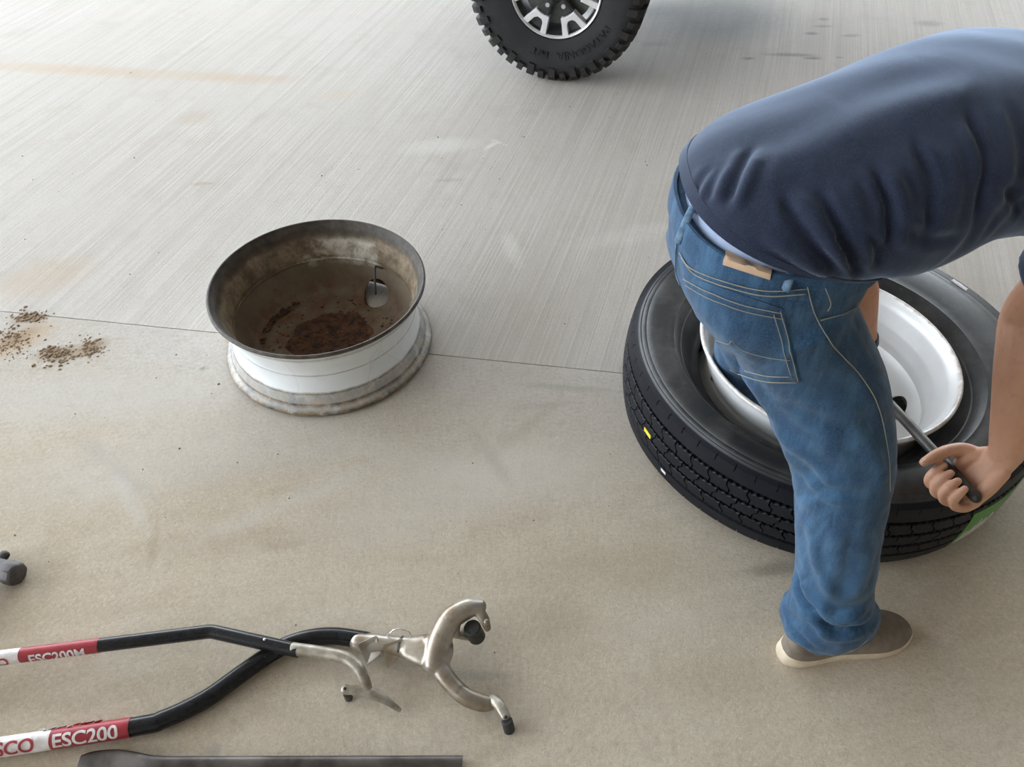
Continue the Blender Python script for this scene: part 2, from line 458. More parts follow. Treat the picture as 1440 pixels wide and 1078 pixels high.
# ------------------------------------------------------------------ materials of the things
def rubber(name, c, dusty, rough=0.6, dust=0.5, spec=0.4):
    t = NT(name)
    f = t.ramp(t.noise(7, 6, 0.65), [(0.42, 0.0), (0.72, dust)])
    col = t.mixc(f, c, dusty)
    col = t.mixc(t.ramp(t.noise(60, 5, 0.7), [(0.6, 0.0), (0.78, dust * 0.8)]), col, dusty)
    return t.out(col, rough, 0.0, t.bump(t.noise(220, 3), 0.12, 0.0006), spec=spec)
M_TYRE = rubber('tyre_rubber', (0.006, 0.007, 0.011), (0.019, 0.019, 0.021), 0.50, 0.5, 0.22)
M_SIDE = rubber('tyre_sidewall_rubber', (0.011, 0.0115, 0.013), (0.075, 0.072, 0.070), 0.46, 0.8, 0.4)
M_OFFR = rubber('offroad_rubber', (0.017, 0.017, 0.019), (0.04, 0.04, 0.043), 0.7, 0.6)
M_LUG = rubber('lug_rubber', (0.017, 0.017, 0.017), (0.050, 0.044, 0.038), 0.75, 0.6)
M_BLACKRUB = simple('black_roller', (0.012, 0.012, 0.013), (0.03, 0.028, 0.026), 60, 0.55)
M_SILVER = simple('machined_alloy', (0.82, 0.82, 0.83), (0.74, 0.74, 0.76), 12, 0.32, 0.35)
M_DARKALLOY = simple('dark_painted_alloy', (0.035, 0.037, 0.04), (0.06, 0.062, 0.066), 20, 0.32, 0.3)
M_BLACK = simple('black_plastic', (0.008, 0.008, 0.009), (0.015, 0.015, 0.016), 20, 0.5)
M_CHROME = simple('chrome', (0.8, 0.8, 0.8), (0.7, 0.7, 0.7), 20, 0.15, 1.0)
M_BRAKE = simple('brake_casting', (0.16, 0.17, 0.16), (0.10, 0.10, 0.10), 30, 0.5, 0.4)
M_TRUCK = simple('truck_paint', (0.03, 0.032, 0.035), (0.028, 0.03, 0.033), 3, 0.25, 0.2)
M_TUBE = simple('black_enamel', (0.006, 0.0065, 0.009), (0.011, 0.012, 0.015), 35, 0.24, 0.0, 0.03, 200, spec=0.35)
M_STEEL = simple('worn_steel', (0.10, 0.095, 0.09), (0.045, 0.04, 0.037), 18, 0.42, 0.75, 0.15, 120)
M_BAR = simple('pry_bar_steel', (0.16, 0.145, 0.135), (0.06, 0.052, 0.05), 14, 0.45, 0.7, 0.2, 90)
M_HAMMER = simple('hammer_steel', (0.13, 0.12, 0.12), (0.06, 0.055, 0.055), 25, 0.55, 0.4, 0.3, 80)
M_WOOD = simple('dark_handle', (0.035, 0.026, 0.02), (0.02, 0.016, 0.013), 25, 0.6)
M_RED = simple('red_decal', (0.36, 0.022, 0.035), (0.28, 0.02, 0.03), 60, 0.4)
M_WHITE = simple('white_decal', (0.78, 0.76, 0.76), (0.6, 0.55, 0.54), 60, 0.45)
M_YELLOW = simple('yellow_paint', (0.75, 0.62, 0.04), (0.6, 0.5, 0.05), 40, 0.6)
M_GREEN = simple('green_sticker', (0.07, 0.24, 0.035), (0.09, 0.30, 0.05), 30, 0.4)
def cast_metal():
    t = NT('cast_aluminium')
    col = t.mixc(t.ramp(t.noise(16, 5), [(0.35, 0.0), (0.65, 1.0)]), (0.40, 0.355, 0.295), (0.27, 0.215, 0.160))
    col = t.mixc(t.ramp(t.noise(30, 6, 0.7), [(0.55, 0.0), (0.7, 0.8)]), col, (0.13, 0.080, 0.048))
    col = t.mixc(t.ramp(t.noise(9, 5, 0.6), [(0.52, 0.0), (0.7, 0.6)]), col, (0.62, 0.60, 0.57))
    return t.out(col, 0.36, 0.7, t.bump(t.noise(140, 4), 0.25, 0.0008))
M_CAST = cast_metal()
M_ROD = simple('bare_rod', (0.46, 0.43, 0.37), (0.26, 0.22, 0.17), 40, 0.42, 0.6, 0.2, 150)

def rim_material(name, white, rusty):
    """painted steel: sound paint, rust and grime by height bands and noise (local z is the wheel axis)"""
    t = NT(name)
    z = t.sep()[2]
    band = t.math('MULTIPLY', t.math('ADD', z, t.math('MULTIPLY', t.math('SUBTRACT', t.noise(20, 6, 0.7), 0.5), 0.008)), 4.0)   # 0..0.94 over the height
    col = t.mixc(t.ramp(t.noise(6, 5), [(0.35, 0.0), (0.7, 1.0)]), white, tuple(x * 0.86 for x in white))
    if rusty:
        R1, R2, R3 = (0.20, 0.13, 0.075), (0.030, 0.022, 0.016), (0.31, 0.215, 0.115)
        # lower bead seat and flange grimy, upper flange nearly black
        f = t.ramp(band, [(0.02, 0.92), (0.055, 0.98), (0.085, 0.65), (0.125, 1.0), (0.145, 0.62), (0.235, 0.60), (0.252, 0.95), (0.275, 0.02), (0.485, 0.0), (0.498, 0.6), (0.511, 0.02), (0.76, 0.06), (0.80, 0.55), (0.83, 0.2), (0.86, 0.97)])
        n2 = t.noise(22, 6, 0.75)
        f = t.math('MULTIPLY', f, t.ramp(n2, [(0.30, 0.45), (0.5, 1.0)]))
        grime = t.mixc(t.ramp(t.noise(30, 6, 0.7), [(0.35, 0.0), (0.65, 1.0)]), R3, R2)
        col = t.mixc(f, col, grime)
        col = t.mixc(t.ramp(band, [(0.84, 0.0), (0.88, 0.92)]), col, t.mixc(t.ramp(t.noise(40, 5, 0.7), [(0.4, 0.0), (0.7, 1.0)]), R2, (0.10, 0.085, 0.07)))
        # hairline scratches and cracks in the paint
        v = t.node('ShaderNodeTexVoronoi', feature='DISTANCE_TO_EDGE'); v.inputs['Scale'].default_value = 5.5
        t.L(t.mapping((1, 1, 0.6)), v.inputs['Vector'])
        col = t.mixc(t.ramp(v.outputs['Distance'], [(0.0, 0.35), (0.004, 0.0)]), col, (0.16, 0.12, 0.09))
        return t.out(col, 0.5, 0.0, t.bump(t.noise(60, 5), 0.2, 0.001))
    f = t.ramp(t.noise(45, 6, 0.75), [(0.66, 0.0), (0.72, 0.85)])
    col = t.mixc(f, col, (0.20, 0.16, 0.12))
    lip = t.math('MULTIPLY', t.ramp(band, [(0.895, 0.0), (0.93, 0.9)]), t.ramp(t.noise(26, 6, 0.7), [(0.4, 0.0), (0.62, 0.8)]))
    col = t.mixc(lip, col, (0.28, 0.17, 0.09))
    return t.out(col, 0.38, 0.15, t.bump(t.noise(60, 5), 0.08, 0.001))
def rim_inside_rusty():
    t = NT('rusty_rim_inside')
    z = t.sep()[2]
    zz = t.math('MULTIPLY', t.math('ADD', z, t.math('MULTIPLY', t.math('SUBTRACT', t.noise(9, 6, 0.7), 0.5), 0.07)), 4.0)
    col = t.mixc(t.ramp(t.noise(10, 6, 0.65), [(0.3, 0.0), (0.7, 1.0)]), (0.185, 0.142, 0.094), (0.110, 0.078, 0.048))
    tan = t.mixc(t.ramp(t.noise(24, 6, 0.75), [(0.4, 0.0), (0.62, 1.0)]), (0.30, 0.235, 0.160), (0.125, 0.086, 0.052))
    col = t.mixc(t.ramp(zz, [(0.46, 0.0), (0.56, 0.9), (0.74, 0.9), (0.80, 0.0)]), col, tan)
    pale = t.ramp(t.noise(4.5, 5, 0.7), [(0.54, 0.0), (0.64, 0.9)])
    col = t.mixc(t.math('MULTIPLY', pale, t.ramp(zz, [(0.40, 0.0), (0.50, 1.0), (0.72, 1.0), (0.80, 0.0)])), col, (0.60, 0.56, 0.49))
    col = t.mixc(t.ramp(zz, [(0.74, 0.0), (0.84, 0.95)]), col, t.mixc(t.ramp(t.noise(30, 5, 0.7), [(0.4, 0.0), (0.7, 1.0)]), (0.030, 0.025, 0.020), (0.085, 0.066, 0.048)))
    col = t.mixc(t.ramp(t.noise(34, 6, 0.75), [(0.6, 0.0), (0.7, 0.8)]), col, (0.07, 0.045, 0.03))
    low = t.math('MULTIPLY', t.ramp(zz, [(0.16, 1.0), (0.34, 0.0)]), t.ramp(t.noise(18, 6, 0.75), [(0.45, 0.0), (0.6, 0.8)]))
    col = t.mixc(low, col, (0.13, 0.052, 0.024))
    return t.out(col, 0.62, 0.0, t.bump(t.noise(70, 5), 0.35, 0.0015))
M_RUSTOUT = rim_material('rusty_white_rim', (0.84, 0.875, 0.89), True)
M_RUSTIN = rim_inside_rusty()
M_RIMSILVER = rim_material('silver_painted_rim', (0.74, 0.74, 0.735), False)
M_CRUST = simple('rust_crust', (0.13, 0.058, 0.028), (0.04, 0.022, 0.014), 40, 0.9, 0.0, 0.6, 200, 0.003)

# ------------------------------------------------------------------ steel truck rim (22.5 inch), axis z, lying flat
RIM_OUT = [(0.2985, 0.2340), (0.3015, 0.2310), (0.3020, 0.2265), (0.2995, 0.2230), (0.2930, 0.2190), (0.2875, 0.2120), (0.2855, 0.2030), (0.2760, 0.1700), (0.2735, 0.1640), (0.2735, 0.1610),
           (0.2650, 0.1400), (0.2640, 0.1330), (0.2640, 0.1280), (0.2650, 0.1240), (0.2640, 0.1200), (0.2635, 0.0950), (0.2680, 0.0720), (0.2740, 0.0640), (0.2745, 0.0610), (0.2840, 0.0340), (0.2850, 0.0280), (0.2890, 0.0230), (0.2985, 0.0180), (0.3020, 0.0130), (0.3025, 0.0080), (0.2995, 0.0045)]
def rim_inner():
    out = []
    for r, z in RIM_OUT:
        out.append((r - 0.0075, z))
    out[0] = (0.2955, 0.2340); out[1] = (0.2935, 0.2322); out[2] = (0.2925, 0.2290); out[3] = (0.2900, 0.2250); out[4] = (0.2860, 0.2200)
    out[-1] = (0.2940, 0.0045)
    return out
def make_rim(root, m_out, m_in, hole_az, drop=0.0, bolts=10, hr=0.037, hc=0.222):
    a, b = RIM_OUT, rim_inner()
    # shell: outer skin and inner skin in one closed lathe, the inside with its own paint or rust
    prof = a + b[::-1]
    v, f = lathe(prof, 120, True)
    me = make_mesh('barrel', v, f, [m_out, m_in], True, 50)
    n = len(prof); k = len(a)
    for p in me.polygons:
        j = sorted(i % n for i in p.vertices)
        lo = j[0] if not (j[0] == 0 and j[-1] == n - 1) else n - 1
        p.material_index = 1 if k - 1 <= lo < n - 1 else 0
    put('barrel', me, root)
    # dished centre: sloping wall down to the flat mounting face with the hub bore
    top = [(0.2600, 0.118), (0.2520, 0.106), (0.2440, 0.090), (0.2360, 0.070), (0.2240, 0.050), (0.2080, 0.0380), (0.1900, 0.0345), (0.1420, 0.0345), (0.1100, 0.0345)]
    top = [(r, z - drop * min(1, max(0, (0.26 - r) / 0.05))) for r, z in top]
    bot = [(r - 0.002, z - 0.011) for r, z in top]; bot[-1] = (0.1100, top[-1][1] - 0.011); bot[0] = (0.2600, 0.104)
    v, f = lathe(top + bot[::-1], 96, True)
    o = link(bpy.data.objects.new('tmp', make_mesh('tmp', v, f, m_in)))
    cuts = []
    for q in range(2):
        az = hole_az + q * PI
        c = Vector((hc * math.cos(az), hc * math.sin(az), 0.05))
        d = Vector((0.75 * math.cos(az), 0.75 * math.sin(az), -0.66)).normalized()
        cuts.append(tube([c - d * 0.09, c + d * 0.09], hr, 24, 1, round_ends=False))
    for q in range(bolts):
        az = hole_az + 2 * PI * (q + 0.5) / 10
        c = Vector((0.1425 * math.cos(az), 0.1425 * math.sin(az), 0.03))
        cuts.append(tube([c + Vector((0, 0, -0.05)), c + Vector((0, 0, 0.05))], 0.0135, 14, 1, round_ends=False))
    co = link(bpy.data.objects.new('tmp', make_mesh('tmp', *merge(*cuts), [], False)))
    md = o.modifiers.new('b', 'BOOLEAN'); md.object = co; md.operation = 'DIFFERENCE'; md.solver = 'EXACT'
    e = evaluated(o)
    e.name = 'disc'
    e.set_sharp_from_angle(angle=math.radians(45))
    bpy.data.objects.remove(o); bpy.data.objects.remove(co)
    return put('disc', e, root)

RIM_C = (-0.545, 1.685, 0.0)
rim = empty('steel_wheel', (RIM_C[0], RIM_C[1], 0.0005))
tag(rim, 'loose rusty white steel truck rim lying alone on the concrete', 'wheel rim', None)
make_rim(rim, M_RUSTOUT, M_RUSTIN, math.radians(57), 0.018, 0, 0.046, 0.203)
# valve stem: thin rod hanging in front of the hand hole
vs = tube([tuple(G(px, py, z) - Vector((RIM_C[0], RIM_C[1], 0.0))) for px, py, z in ((537, 377, .124), (530, 375, .127), (527, 379, .124), (528, 413, .066))], [0.0038, 0.0036, 0.0034, 0.0036], 10, 6)
obj('valve_stem', vs, M_STEEL, rim)
wv = lathe([(0.2565 + 0.0035 * math.cos(a), 0.1195 + 0.003 * math.sin(a)) for a in np.linspace(0, 2 * PI, 8, endpoint=False)], 96, True)
obj('weld_bead', wv, M_RUSTIN, rim)
# rust scale lying in the dish
V, F = [], []
def flake(x, y, z, s, parts):
    h = s * random.uniform(0.25, 0.5); a = random.uniform(0, 6.28); n = random.randint(4, 6)
    ring = [(x + s * random.uniform(.6, 1.1) * math.cos(a + 2 * PI * i / n), y + s * random.uniform(.6, 1.1) * math.sin(a + 2 * PI * i / n)) for i in range(n)]
    v = [(p, q, z) for p, q in ring] + [(x + (p - x) * .7, y + (q - y) * .7, z + h * random.uniform(.7, 1.2)) for p, q in ring]
    f = [tuple(range(n, 2 * n))] + [(i, (i + 1) % n, n + (i + 1) % n, n + i) for i in range(n)] + [tuple(range(n))[::-1]]
    parts.append((v, f))
ps = []
mr = [[((0.122 + 0.016 * math.sin(3 * k * PI / 20 + 1) * math.sin(5 * k * PI / 20) + random.uniform(-.004, .004)) * (i / 8) * math.cos(2 * PI * k / 40), (0.122 + 0.016 * math.sin(3 * k * PI / 20 + 1) * math.sin(5 * k * PI / 20)) * (i / 8) * math.sin(2 * PI * k / 40), 0.0175 + (0.007 * random.random() if i < 8 else -.002)) for k in range(40)] for i in range(1, 9)]
ps.append(loft(mr, cap=True))
for _ in range(170):
    a = random.uniform(0, 2 * PI); r = random.uniform(0.112, 0.20)
    flake(r * math.cos(a), r * math.sin(a), 0.016, random.uniform(.002, .007), ps)
for _ in range(900):
    a = random.uniform(0, 2 * PI); r = 0.106 * math.sqrt(random.random())
    flake(r * math.cos(a), r * math.sin(a), 0.018 + random.uniform(0.0, 0.004), random.uniform(.003, .009), ps)
for _ in range(60):
    a = random.gauss(2.7, 0.25); r = random.uniform(0.19, 0.205)
    flake(r * math.cos(a), r * math.sin(a), 0.024, random.uniform(.003, .010), ps)
o = obj('rust_scale', merge(*ps), M_CRUST, rim, False); o['kind'] = 'stuff'

# ------------------------------------------------------------------ big truck tyre with the silver rim being levered into it
TY_C = (0.811, 1.417, 0.0)
tyre = empty('truck_tire', TY_C)
tag(tyre, 'large black highway truck tire lying flat around the silver rim', 'tire')
NB = 64
def tyre_profile():
    # from the lower bead outward, round the tread, to the upper bead, then back along the inside
    W = 0.254
    half = [(0.292, 0.052), (0.300, 0.040), (0.312, 0.024), (0.330, 0.010), (0.356, 0.002), (0.384, 0.0), (0.408, 0.004), (0.426, 0.012), (0.436, 0.018), (0.440, 0.0225), (0.4415, 0.0235)]
    up = [(r, W - z) for r, z in half][::-1]
    side = []
    return half, up
half, upp = tyre_profile()
# tread band: shoulder ribs are part of the carcass, the three inner ribs are blocks set on its base
RIB = [(0.026, 0.064), (0.073, 0.104), (0.112, 0.142), (0.150, 0.181), (0.190, 0.228)]
def tread_r(z): return 0.4655 - 0.9 * (z - 0.127) ** 2
nth = NB * 8
def tyre_carcass():
    rings = []
    for k in range(nth):
        ph = (k % 8)
        notch = ph in (0,)
        pr = list(half)
        def shoulder(z, cut):
            d = 0.0065 if (notch and cut) else 0.0
            return (tread_r(z) - d, z)
        b0 = 0.4485
        pr += [(0.450, 0.0262), shoulder(0.029, True), shoulder(0.034, True), shoulder(0.040, True), shoulder(0.042, False), shoulder(0.058, False), shoulder(0.063, False), (tread_r(0.064) - .002, 0.0645), (b0, 0.0655)]
        pr += [(b0, 0.0725), (b0 + .0005, 0.127), (b0, 0.1815), (b0, 0.1885), (tread_r(0.19) - .002, 0.1895), shoulder(0.191, False), shoulder(0.196, False), shoulder(0.212, False), shoulder(0.214, True), shoulder(0.220, True), shoulder(0.225, True), (0.450, 0.2278)]
        # upper shoulder step, moulding line and sidewall rings
        pr += [(0.4435, 0.2300), (0.4415, 0.2312), (0.4370, 0.2365), (0.4345, 0.2365), (0.4320, 0.2395), (0.4260, 0.2430), (0.4225, 0.2432), (0.4205, 0.2455), (0.4080, 0.2500), (0.3860, 0.2535), (0.3660, 0.2530), (0.3560, 0.2515), (0.3535, 0.2525), (0.3490, 0.2500), (0.3420, 0.2430), (0.3350, 0.2340), (0.3325, 0.2335), (0.3290, 0.2290), (0.3180, 0.2130), (0.3110, 0.2030), (0.3060, 0.1950), (0.3010, 0.1900), (0.2970, 0.1880)]
        pr += [(0.2930, 0.184), (0.2930, 0.178), (0.3010, 0.178), (0.3200, 0.200), (0.3600, 0.236), (0.4100, 0.232), (0.4340, 0.210), (0.4380, 0.127), (0.4340, 0.044), (0.4100, 0.022), (0.3600, 0.018), (0.3200, 0.039), (0.2960, 0.064), (0.2870, 0.066), (0.2860, 0.058)]
        rings.append(pr)
    n = len(rings[0]); V = []; F = []
    for k in range(nth):
        # the shoulder cuts are narrow: ring 0 and its neighbours sit close together
        ph = k % 8; base = (k // 8) * 8
        off = {0: 0.0, 1: 0.22, 7: 7.78}.get(ph, ph)
        a = 2 * PI * (base + off) / nth
        for r, z in rings[k]: V.append((r * math.cos(a), r * math.sin(a), z))
    for k in range(nth):
        A, B = k * n, ((k + 1) % nth) * n
        for j in range(n):
            F.append((A + j, B + j, B + (j + 1) % n, A + (j + 1) % n))
    me = make_mesh('carcass', V, F, [M_SIDE, M_TYRE], True, 35)
    for p in me.polygons:
        c = p.center
        r = math.hypot(c.x, c.y)
        if r > 0.4415 and 0.02 < c.z < 0.234: p.material_index = 1
    return me
carc = put('carcass', tyre_carcass(), tyre)
def rib_block(z0, z1, ri):
    """one tread block between two zigzag cuts"""
    th = 2 * PI / NB; gap = 0.0026 / 0.46; m = 6
    def zig(u):   # offset of the cut along the circumference at height fraction u
        return 0.0042 / 0.46 * (1 if u < 0.34 else (1 - 2 * (u - .34) / .32) if u < 0.66 else -1) * (1 if ri % 2 else -1)
    def edge(u, s): return 0.0010 * math.sin(u) * s
    us = [0, 0.33, 0.38, 0.62, 0.67, 1.0]
    V = []; F = []
    nr = []
    for layer, (rr, ins) in enumerate(((0.4480, 0), (None, 0), (None, 0.0016))):
        grid = []
        for i, u in enumerate(us):
            z = z0 + (z1 - z0) * u
            if ins and i == 0: z += ins
            if ins and i == len(us) - 1: z -= ins
            row = []
            for j in range(m + 1):
                t = j / m
                a = zig(u) + gap / 2 + (th - gap) * t
                # rib edges along the grooves step in and out a little
                dz = 0.0016 * (1 if j % 2 else -1) * ((1 if i == 0 else -1) if i in (0, len(us) - 1) else 0)
                if ins: a = zig(u) + gap / 2 + ins * .4 / .46 + (th - gap - ins * .8 / .46) * t
                r = rr if rr else tread_r(z) - (0.0012 if layer == 1 else 0)
                row.append(len(V)); V.append((r * math.cos(a), r * math.sin(a), z + dz))
            grid.append(row)
        nr.append(grid)
    def border(gr): 
        return gr[0] + [r[-1] for r in gr[1:]] + gr[-1][-2::-1] + [r[0] for r in gr[-2:0:-1]]
    for l in range(2):
        A, B = border(nr[l]), border(nr[l + 1])
        for i in range(len(A)):
            F.append((A[i], A[(i + 1) % len(A)], B[(i + 1) % len(A)], B[i]))
    gr = nr[2]
    for i in range(len(us) - 1):
        for j in range(m): F.append((gr[i][j], gr[i][j + 1], gr[i + 1][j + 1], gr[i + 1][j]))
    return make_mesh('tread_block', V, F, M_TYRE, True, 30)
for ri in (1, 2, 3):
    me = rib_block(*RIB[ri], ri)
    for k in range(NB):
        put('tread_block', me, carc, rot=(0, 0, 2 * PI * (k + 0.5 * (ri == 2)) / NB))
# paint stripe, scuffs and the paper size label that wraps the tread
def band_patch(a0, a1, z0, z1, lift, n=16, m=6, rfun=tread_r):
    V = []; F = []
    for i in range(n + 1):
        a = a0 + (a1 - a0) * i / n
        for j in range(m + 1):
            z = z0 + (z1 - z0) * j / m; r = rfun(z) + lift
            V.append((r * math.cos(a), r * math.sin(a), z))
    for i in range(n):
        for j in range(m):
            q = i * (m + 1) + j; F.append((q, q + m + 1, q + m + 2, q + 1))
    N = len(V)
    V += [(x * .9985, y * .9985, z) for x, y, z in V]
    F += [tuple(N + i for i in f)[::-1] for f in F]
    W = m + 1
    rim_i = [i * W for i in range(n + 1)] + [n * W + j for j in range(1, W)] + [i * W + m for i in range(n - 1, -1, -1)] + [j for j in range(m - 1, 0, -1)]
    for i in range(len(rim_i)):
        a, b = rim_i[i], rim_i[(i + 1) % len(rim_i)]; F.append((a, b, N + b, N + a))
    return V, F
D = math.radians
o = obj('paint_stripe', band_patch(D(200.5), D(204.0), 0.112, 0.124, 0.0006), M_YELLOW, carc); o['label'] = 'short yellow paint stripe'
o = obj('paint_mark', band_patch(D(210), D(212), 0.050, 0.060, 0.0006), M_WHITE, carc); o['label'] = 'small white scuff'
lab = obj('size_label', band_patch(D(-67), D(-20), 0.045, 0.170, 0.0009, 40, 10), M_GREEN, carc); lab['label'] = 'green paper label wrapped over the tread'
ps = []
for q in range(9):
    a = -65.5 + q * 1.15 + random.uniform(-.2, .2)
    ps.append(band_patch(D(a), D(a + random.uniform(.35, .8)), 0.044 + 0.02 * random.random(), 0.135 - .04 * random.random(), 0.0016, 3, 6))
o = obj('label_print', merge(*ps), M_WHITE, lab); o['label'] = 'white printed bars'
# raised moulding marks on the upper sidewall
def ring_text(body, r, size, a_mid, zf, lift, inward=False):
    cu = bpy.data.curves.new('t', 'FONT'); cu.body = body; cu.size = size; cu.align_x = 'CENTER'; cu.offset = size * 0.012
    to = link(bpy.data.objects.new('t', cu)); e = evaluated(to)
    bm = bmesh.new(); bm.from_mesh(e)
    V = [v.co.copy() for v in bm.verts]; F = [tuple(v.index for v in f.verts) for f in bm.faces]
    bm.free(); bpy.data.objects.remove(to)
    out = []
    for v in V:
        rr = r + v.y; a = a_mid - v.x / r
        out.append((rr * math.cos(a), rr * math.sin(a), zf(rr) + lift))
    n = len(out)
    low = [(x, y, z - lift - 0.003) for x, y, z in out]
    from collections import Counter
    ec = Counter(); 
    for f in F:
        for i in range(len(f)): ec[tuple(sorted((f[i], f[(i + 1) % len(f)])))] += 1
    FF = list(F) + [tuple(i + n for i in f)[::-1] for f in F] + [(a, b, b + n, a + n) for (a, b), c in ec.items() if c == 1]
    return out + low, FF
# white balance patch near the upper shoulder on the far side
def ann_patch(a0, a1, r0, r1, z, t):
    V = []; F = []; n = 10
    for i in range(n + 1):
        a = a0 + (a1 - a0) * i / n
        for r in (r0, r1):
            for zz in (z, z + t): V.append((r * math.cos(a), r * math.sin(a), zz))
    for i in range(n):
        q = i * 4; F += [(q, q + 4, q + 6, q + 2), (q + 1, q + 3, q + 7, q + 5), (q, q + 1, q + 5, q + 4), (q + 2, q + 6, q + 7, q + 3)]
    F += [(0, 2, 3, 1), (n * 4, n * 4 + 1, n * 4 + 3, n * 4 + 2)]
    return V, F
o = obj('paint_mark', ann_patch(D(25), D(31), 0.424, 0.430, 0.2405, 0.0035), M_WHITE, carc); o['label'] = 'small white patch on the far shoulder'

# the numbers above describe a smaller tyre: stretch it to 11R22.5 and let the upper bead follow the off-centre rim
seen = set()
for o in [carc] + list(carc.children_recursive):
    if o.data.name in seen: continue
    seen.add(o.data.name)
    n = len(o.data.vertices); V = np.empty(n * 3); o.data.vertices.foreach_get('co', V); V = V.reshape(-1, 3)
    r = np.hypot(V[:, 0], V[:, 1]); k = (0.287 + (r - 0.287) * 1.265) / r
    V[:, 0] *= k; V[:, 1] *= k; V[:, 2] *= 1.083
    if o is carc:
        w = np.clip((0.50 - r * k) / (0.50 - 0.315), 0, 1) * np.clip((V[:, 2] - .13) / .08, 0, 1)
        V[:, 0] += w * (0.763 - TY_C[0]); V[:, 1] += w * (1.352 - TY_C[1])
    o.data.vertices.foreach_set('co', V.ravel()); o.data.update()
srim = empty('steel_wheel', (0.763, 1.352, 0.061), (D(-1.0), D(2.4), 0))
srim.scale = (1.03, 1.03, 1.03)
tag(srim, 'silver painted steel rim sitting in the mouth of the truck tire', 'wheel rim')
make_rim(srim, M_RIMSILVER, M_RIMSILVER, math.radians(-7))

# ------------------------------------------------------------------ parked vehicle: only its off-road wheel is in view
WH = (0.212, 3.52, 0.386)
veh = empty('pickup_truck', (WH[0], WH[1], 0.0), (0, 0, D(-15)))
tag(veh, 'parked vehicle with a knobby black off-road tire on a silver and black wheel', 'vehicle')
OD, HW = 0.386, 0.128        # outer radius, half width; axle along local y, face towards -y
def lathe_y(profile, n=96, closed=True):
    v, f = lathe(profile, n, closed)
    return [(x, z, y) for x, y, z in v], f      # axis z -> axis y
ZC = WH[2]
def up(vf): return [(x, y, z + ZC) for x, y, z in vf[0]], vf[1]
RT = [(0.196, -0.098), (0.203, -0.112), (0.222, -0.118), (0.262, -0.1285), (0.268, -0.1285), (0.292, -0.1325), (0.318, -0.132), (0.336, -0.128), (0.352, -0.120), (0.364, -0.108), (0.370, -0.090), (0.372, 0.0),
      (0.370, 0.090), (0.364, 0.108), (0.340, 0.126), (0.292, 0.132), (0.230, 0.118), (0.196, 0.098), (0.196, 0.09), (0.26, 0.10), (0.34, 0.10), (0.35, 0.0), (0.34, -0.10), (0.26, -0.10), (0.196, -0.09)]
tire = obj('tire', up(lathe_y(RT, 120)), M_OFFR, veh)
NL = 44
def lug(kind):
    """tread lug in wheel coordinates around the angle 0 (+x); extruded from the carcass"""
    th = 2 * PI / NL
    def pt(r, a, y): return (r * math.cos(a), y, r * math.sin(a))
    P = []
    if kind in (0, 1):     # shoulder lug wrapping down onto the sidewall, two lengths
        w = th * (0.34 if kind == 0 else 0.28); rin = 0.316 if kind == 0 else 0.334
        sec = [(rin, -0.126 if kind == 0 else -0.121, 0.004), (0.352, -0.118, 0.010), (0.366, -0.106, 0.012)]
        rows = [[(rin, -0.1262)], ]
        out = [(rin, -0.1315), (rin + .003, -0.1415), (0.358, -0.137), (0.374, -0.122), (OD - .003, -0.112), (OD, -0.098), (OD, -0.052)]
        inn = [(rin, -0.1240), (rin + .003, -0.1230), (0.350, -0.112), (0.360, -0.104), (0.366, -0.100), (0.366, -0.09), (0.368, -0.052)]
    else:
        w = th * 0.36
        out = [(OD - .001, -0.040), (OD, -0.036), (OD, -0.004)]
        inn = [(0.368, -0.042), (0.369, -0.036), (0.369, -0.002)]
    V, F = [], []
    m = len(out)
    for s in (-1, 1):
        for q, (r, y) in enumerate(out):
            k = 0.92 if kind > 1 else 0.90
            sk = 0.16 * th * (q / max(1, m - 1) - .3) if kind > 1 else 0
            V.append(pt(r, s * w * k + sk, y))
        for q, (r, y) in enumerate(inn):
            sk = 0.16 * th * (q / max(1, m - 1) - .3) if kind > 1 else 0
            V.append(pt(r, s * w + sk, y))
    A, Bi, A2, B2 = 0, m, 2 * m, 3 * m
    for q in range(m - 1):
        F += [(A + q, A + q + 1, A2 + q + 1, A2 + q), (A + q, Bi + q, Bi + q + 1, A + q + 1), (A2 + q, A2 + q + 1, B2 + q + 1, B2 + q)]
    F += [(A, A2, B2, Bi), (A + m - 1, Bi + m - 1, B2 + m - 1, A2 + m - 1)]
    me = make_mesh('tread_lug', V, F, M_LUG, True, 25)
    return me
def mirror_mesh(me):
    c = me.copy(); 
    for v in c.vertices: v.co.y = -v.co.y
    c.flip_normals(); return c
L0, L1, L2 = lug(0), lug(1), lug(2)
L0b, L1b, L2b = mirror_mesh(L0), mirror_mesh(L1), mirror_mesh(L2)
for k in range(NL):
    a = 2 * PI * k / NL
    put('tread_lug', L0 if k % 2 else L1, tire, (0, 0, ZC), (0, -a, 0))
    put('tread_lug', L2, tire, (0, 0, ZC), (0, -a - 0.09, 0))
    put('tread_lug', L2b, tire, (0, 0, ZC), (0, -a, 0))
    put('tread_lug', L0b if k % 2 else L1b, tire, (0, 0, ZC), (0, -a - 0.09, 0))
# raised sidewall lettering, tops outward, reading round the lower half
def wheel_text(body, r, size, a_mid, y):
    v, f = ring_text(body, r, size, a_mid, lambda q: 0.0, 0.0032)
    return up(([(p, y - q, s_) for p, s_, q in v], f))
obj('raised_lettering', wheel_text('PATAGONIA', 0.250, 0.046, D(-56), -0.1300), M_OFFR, tire, False)
obj('raised_lettering', wheel_text('M/T', 0.250, 0.046, D(-103), -0.1300), M_OFFR, tire, False)
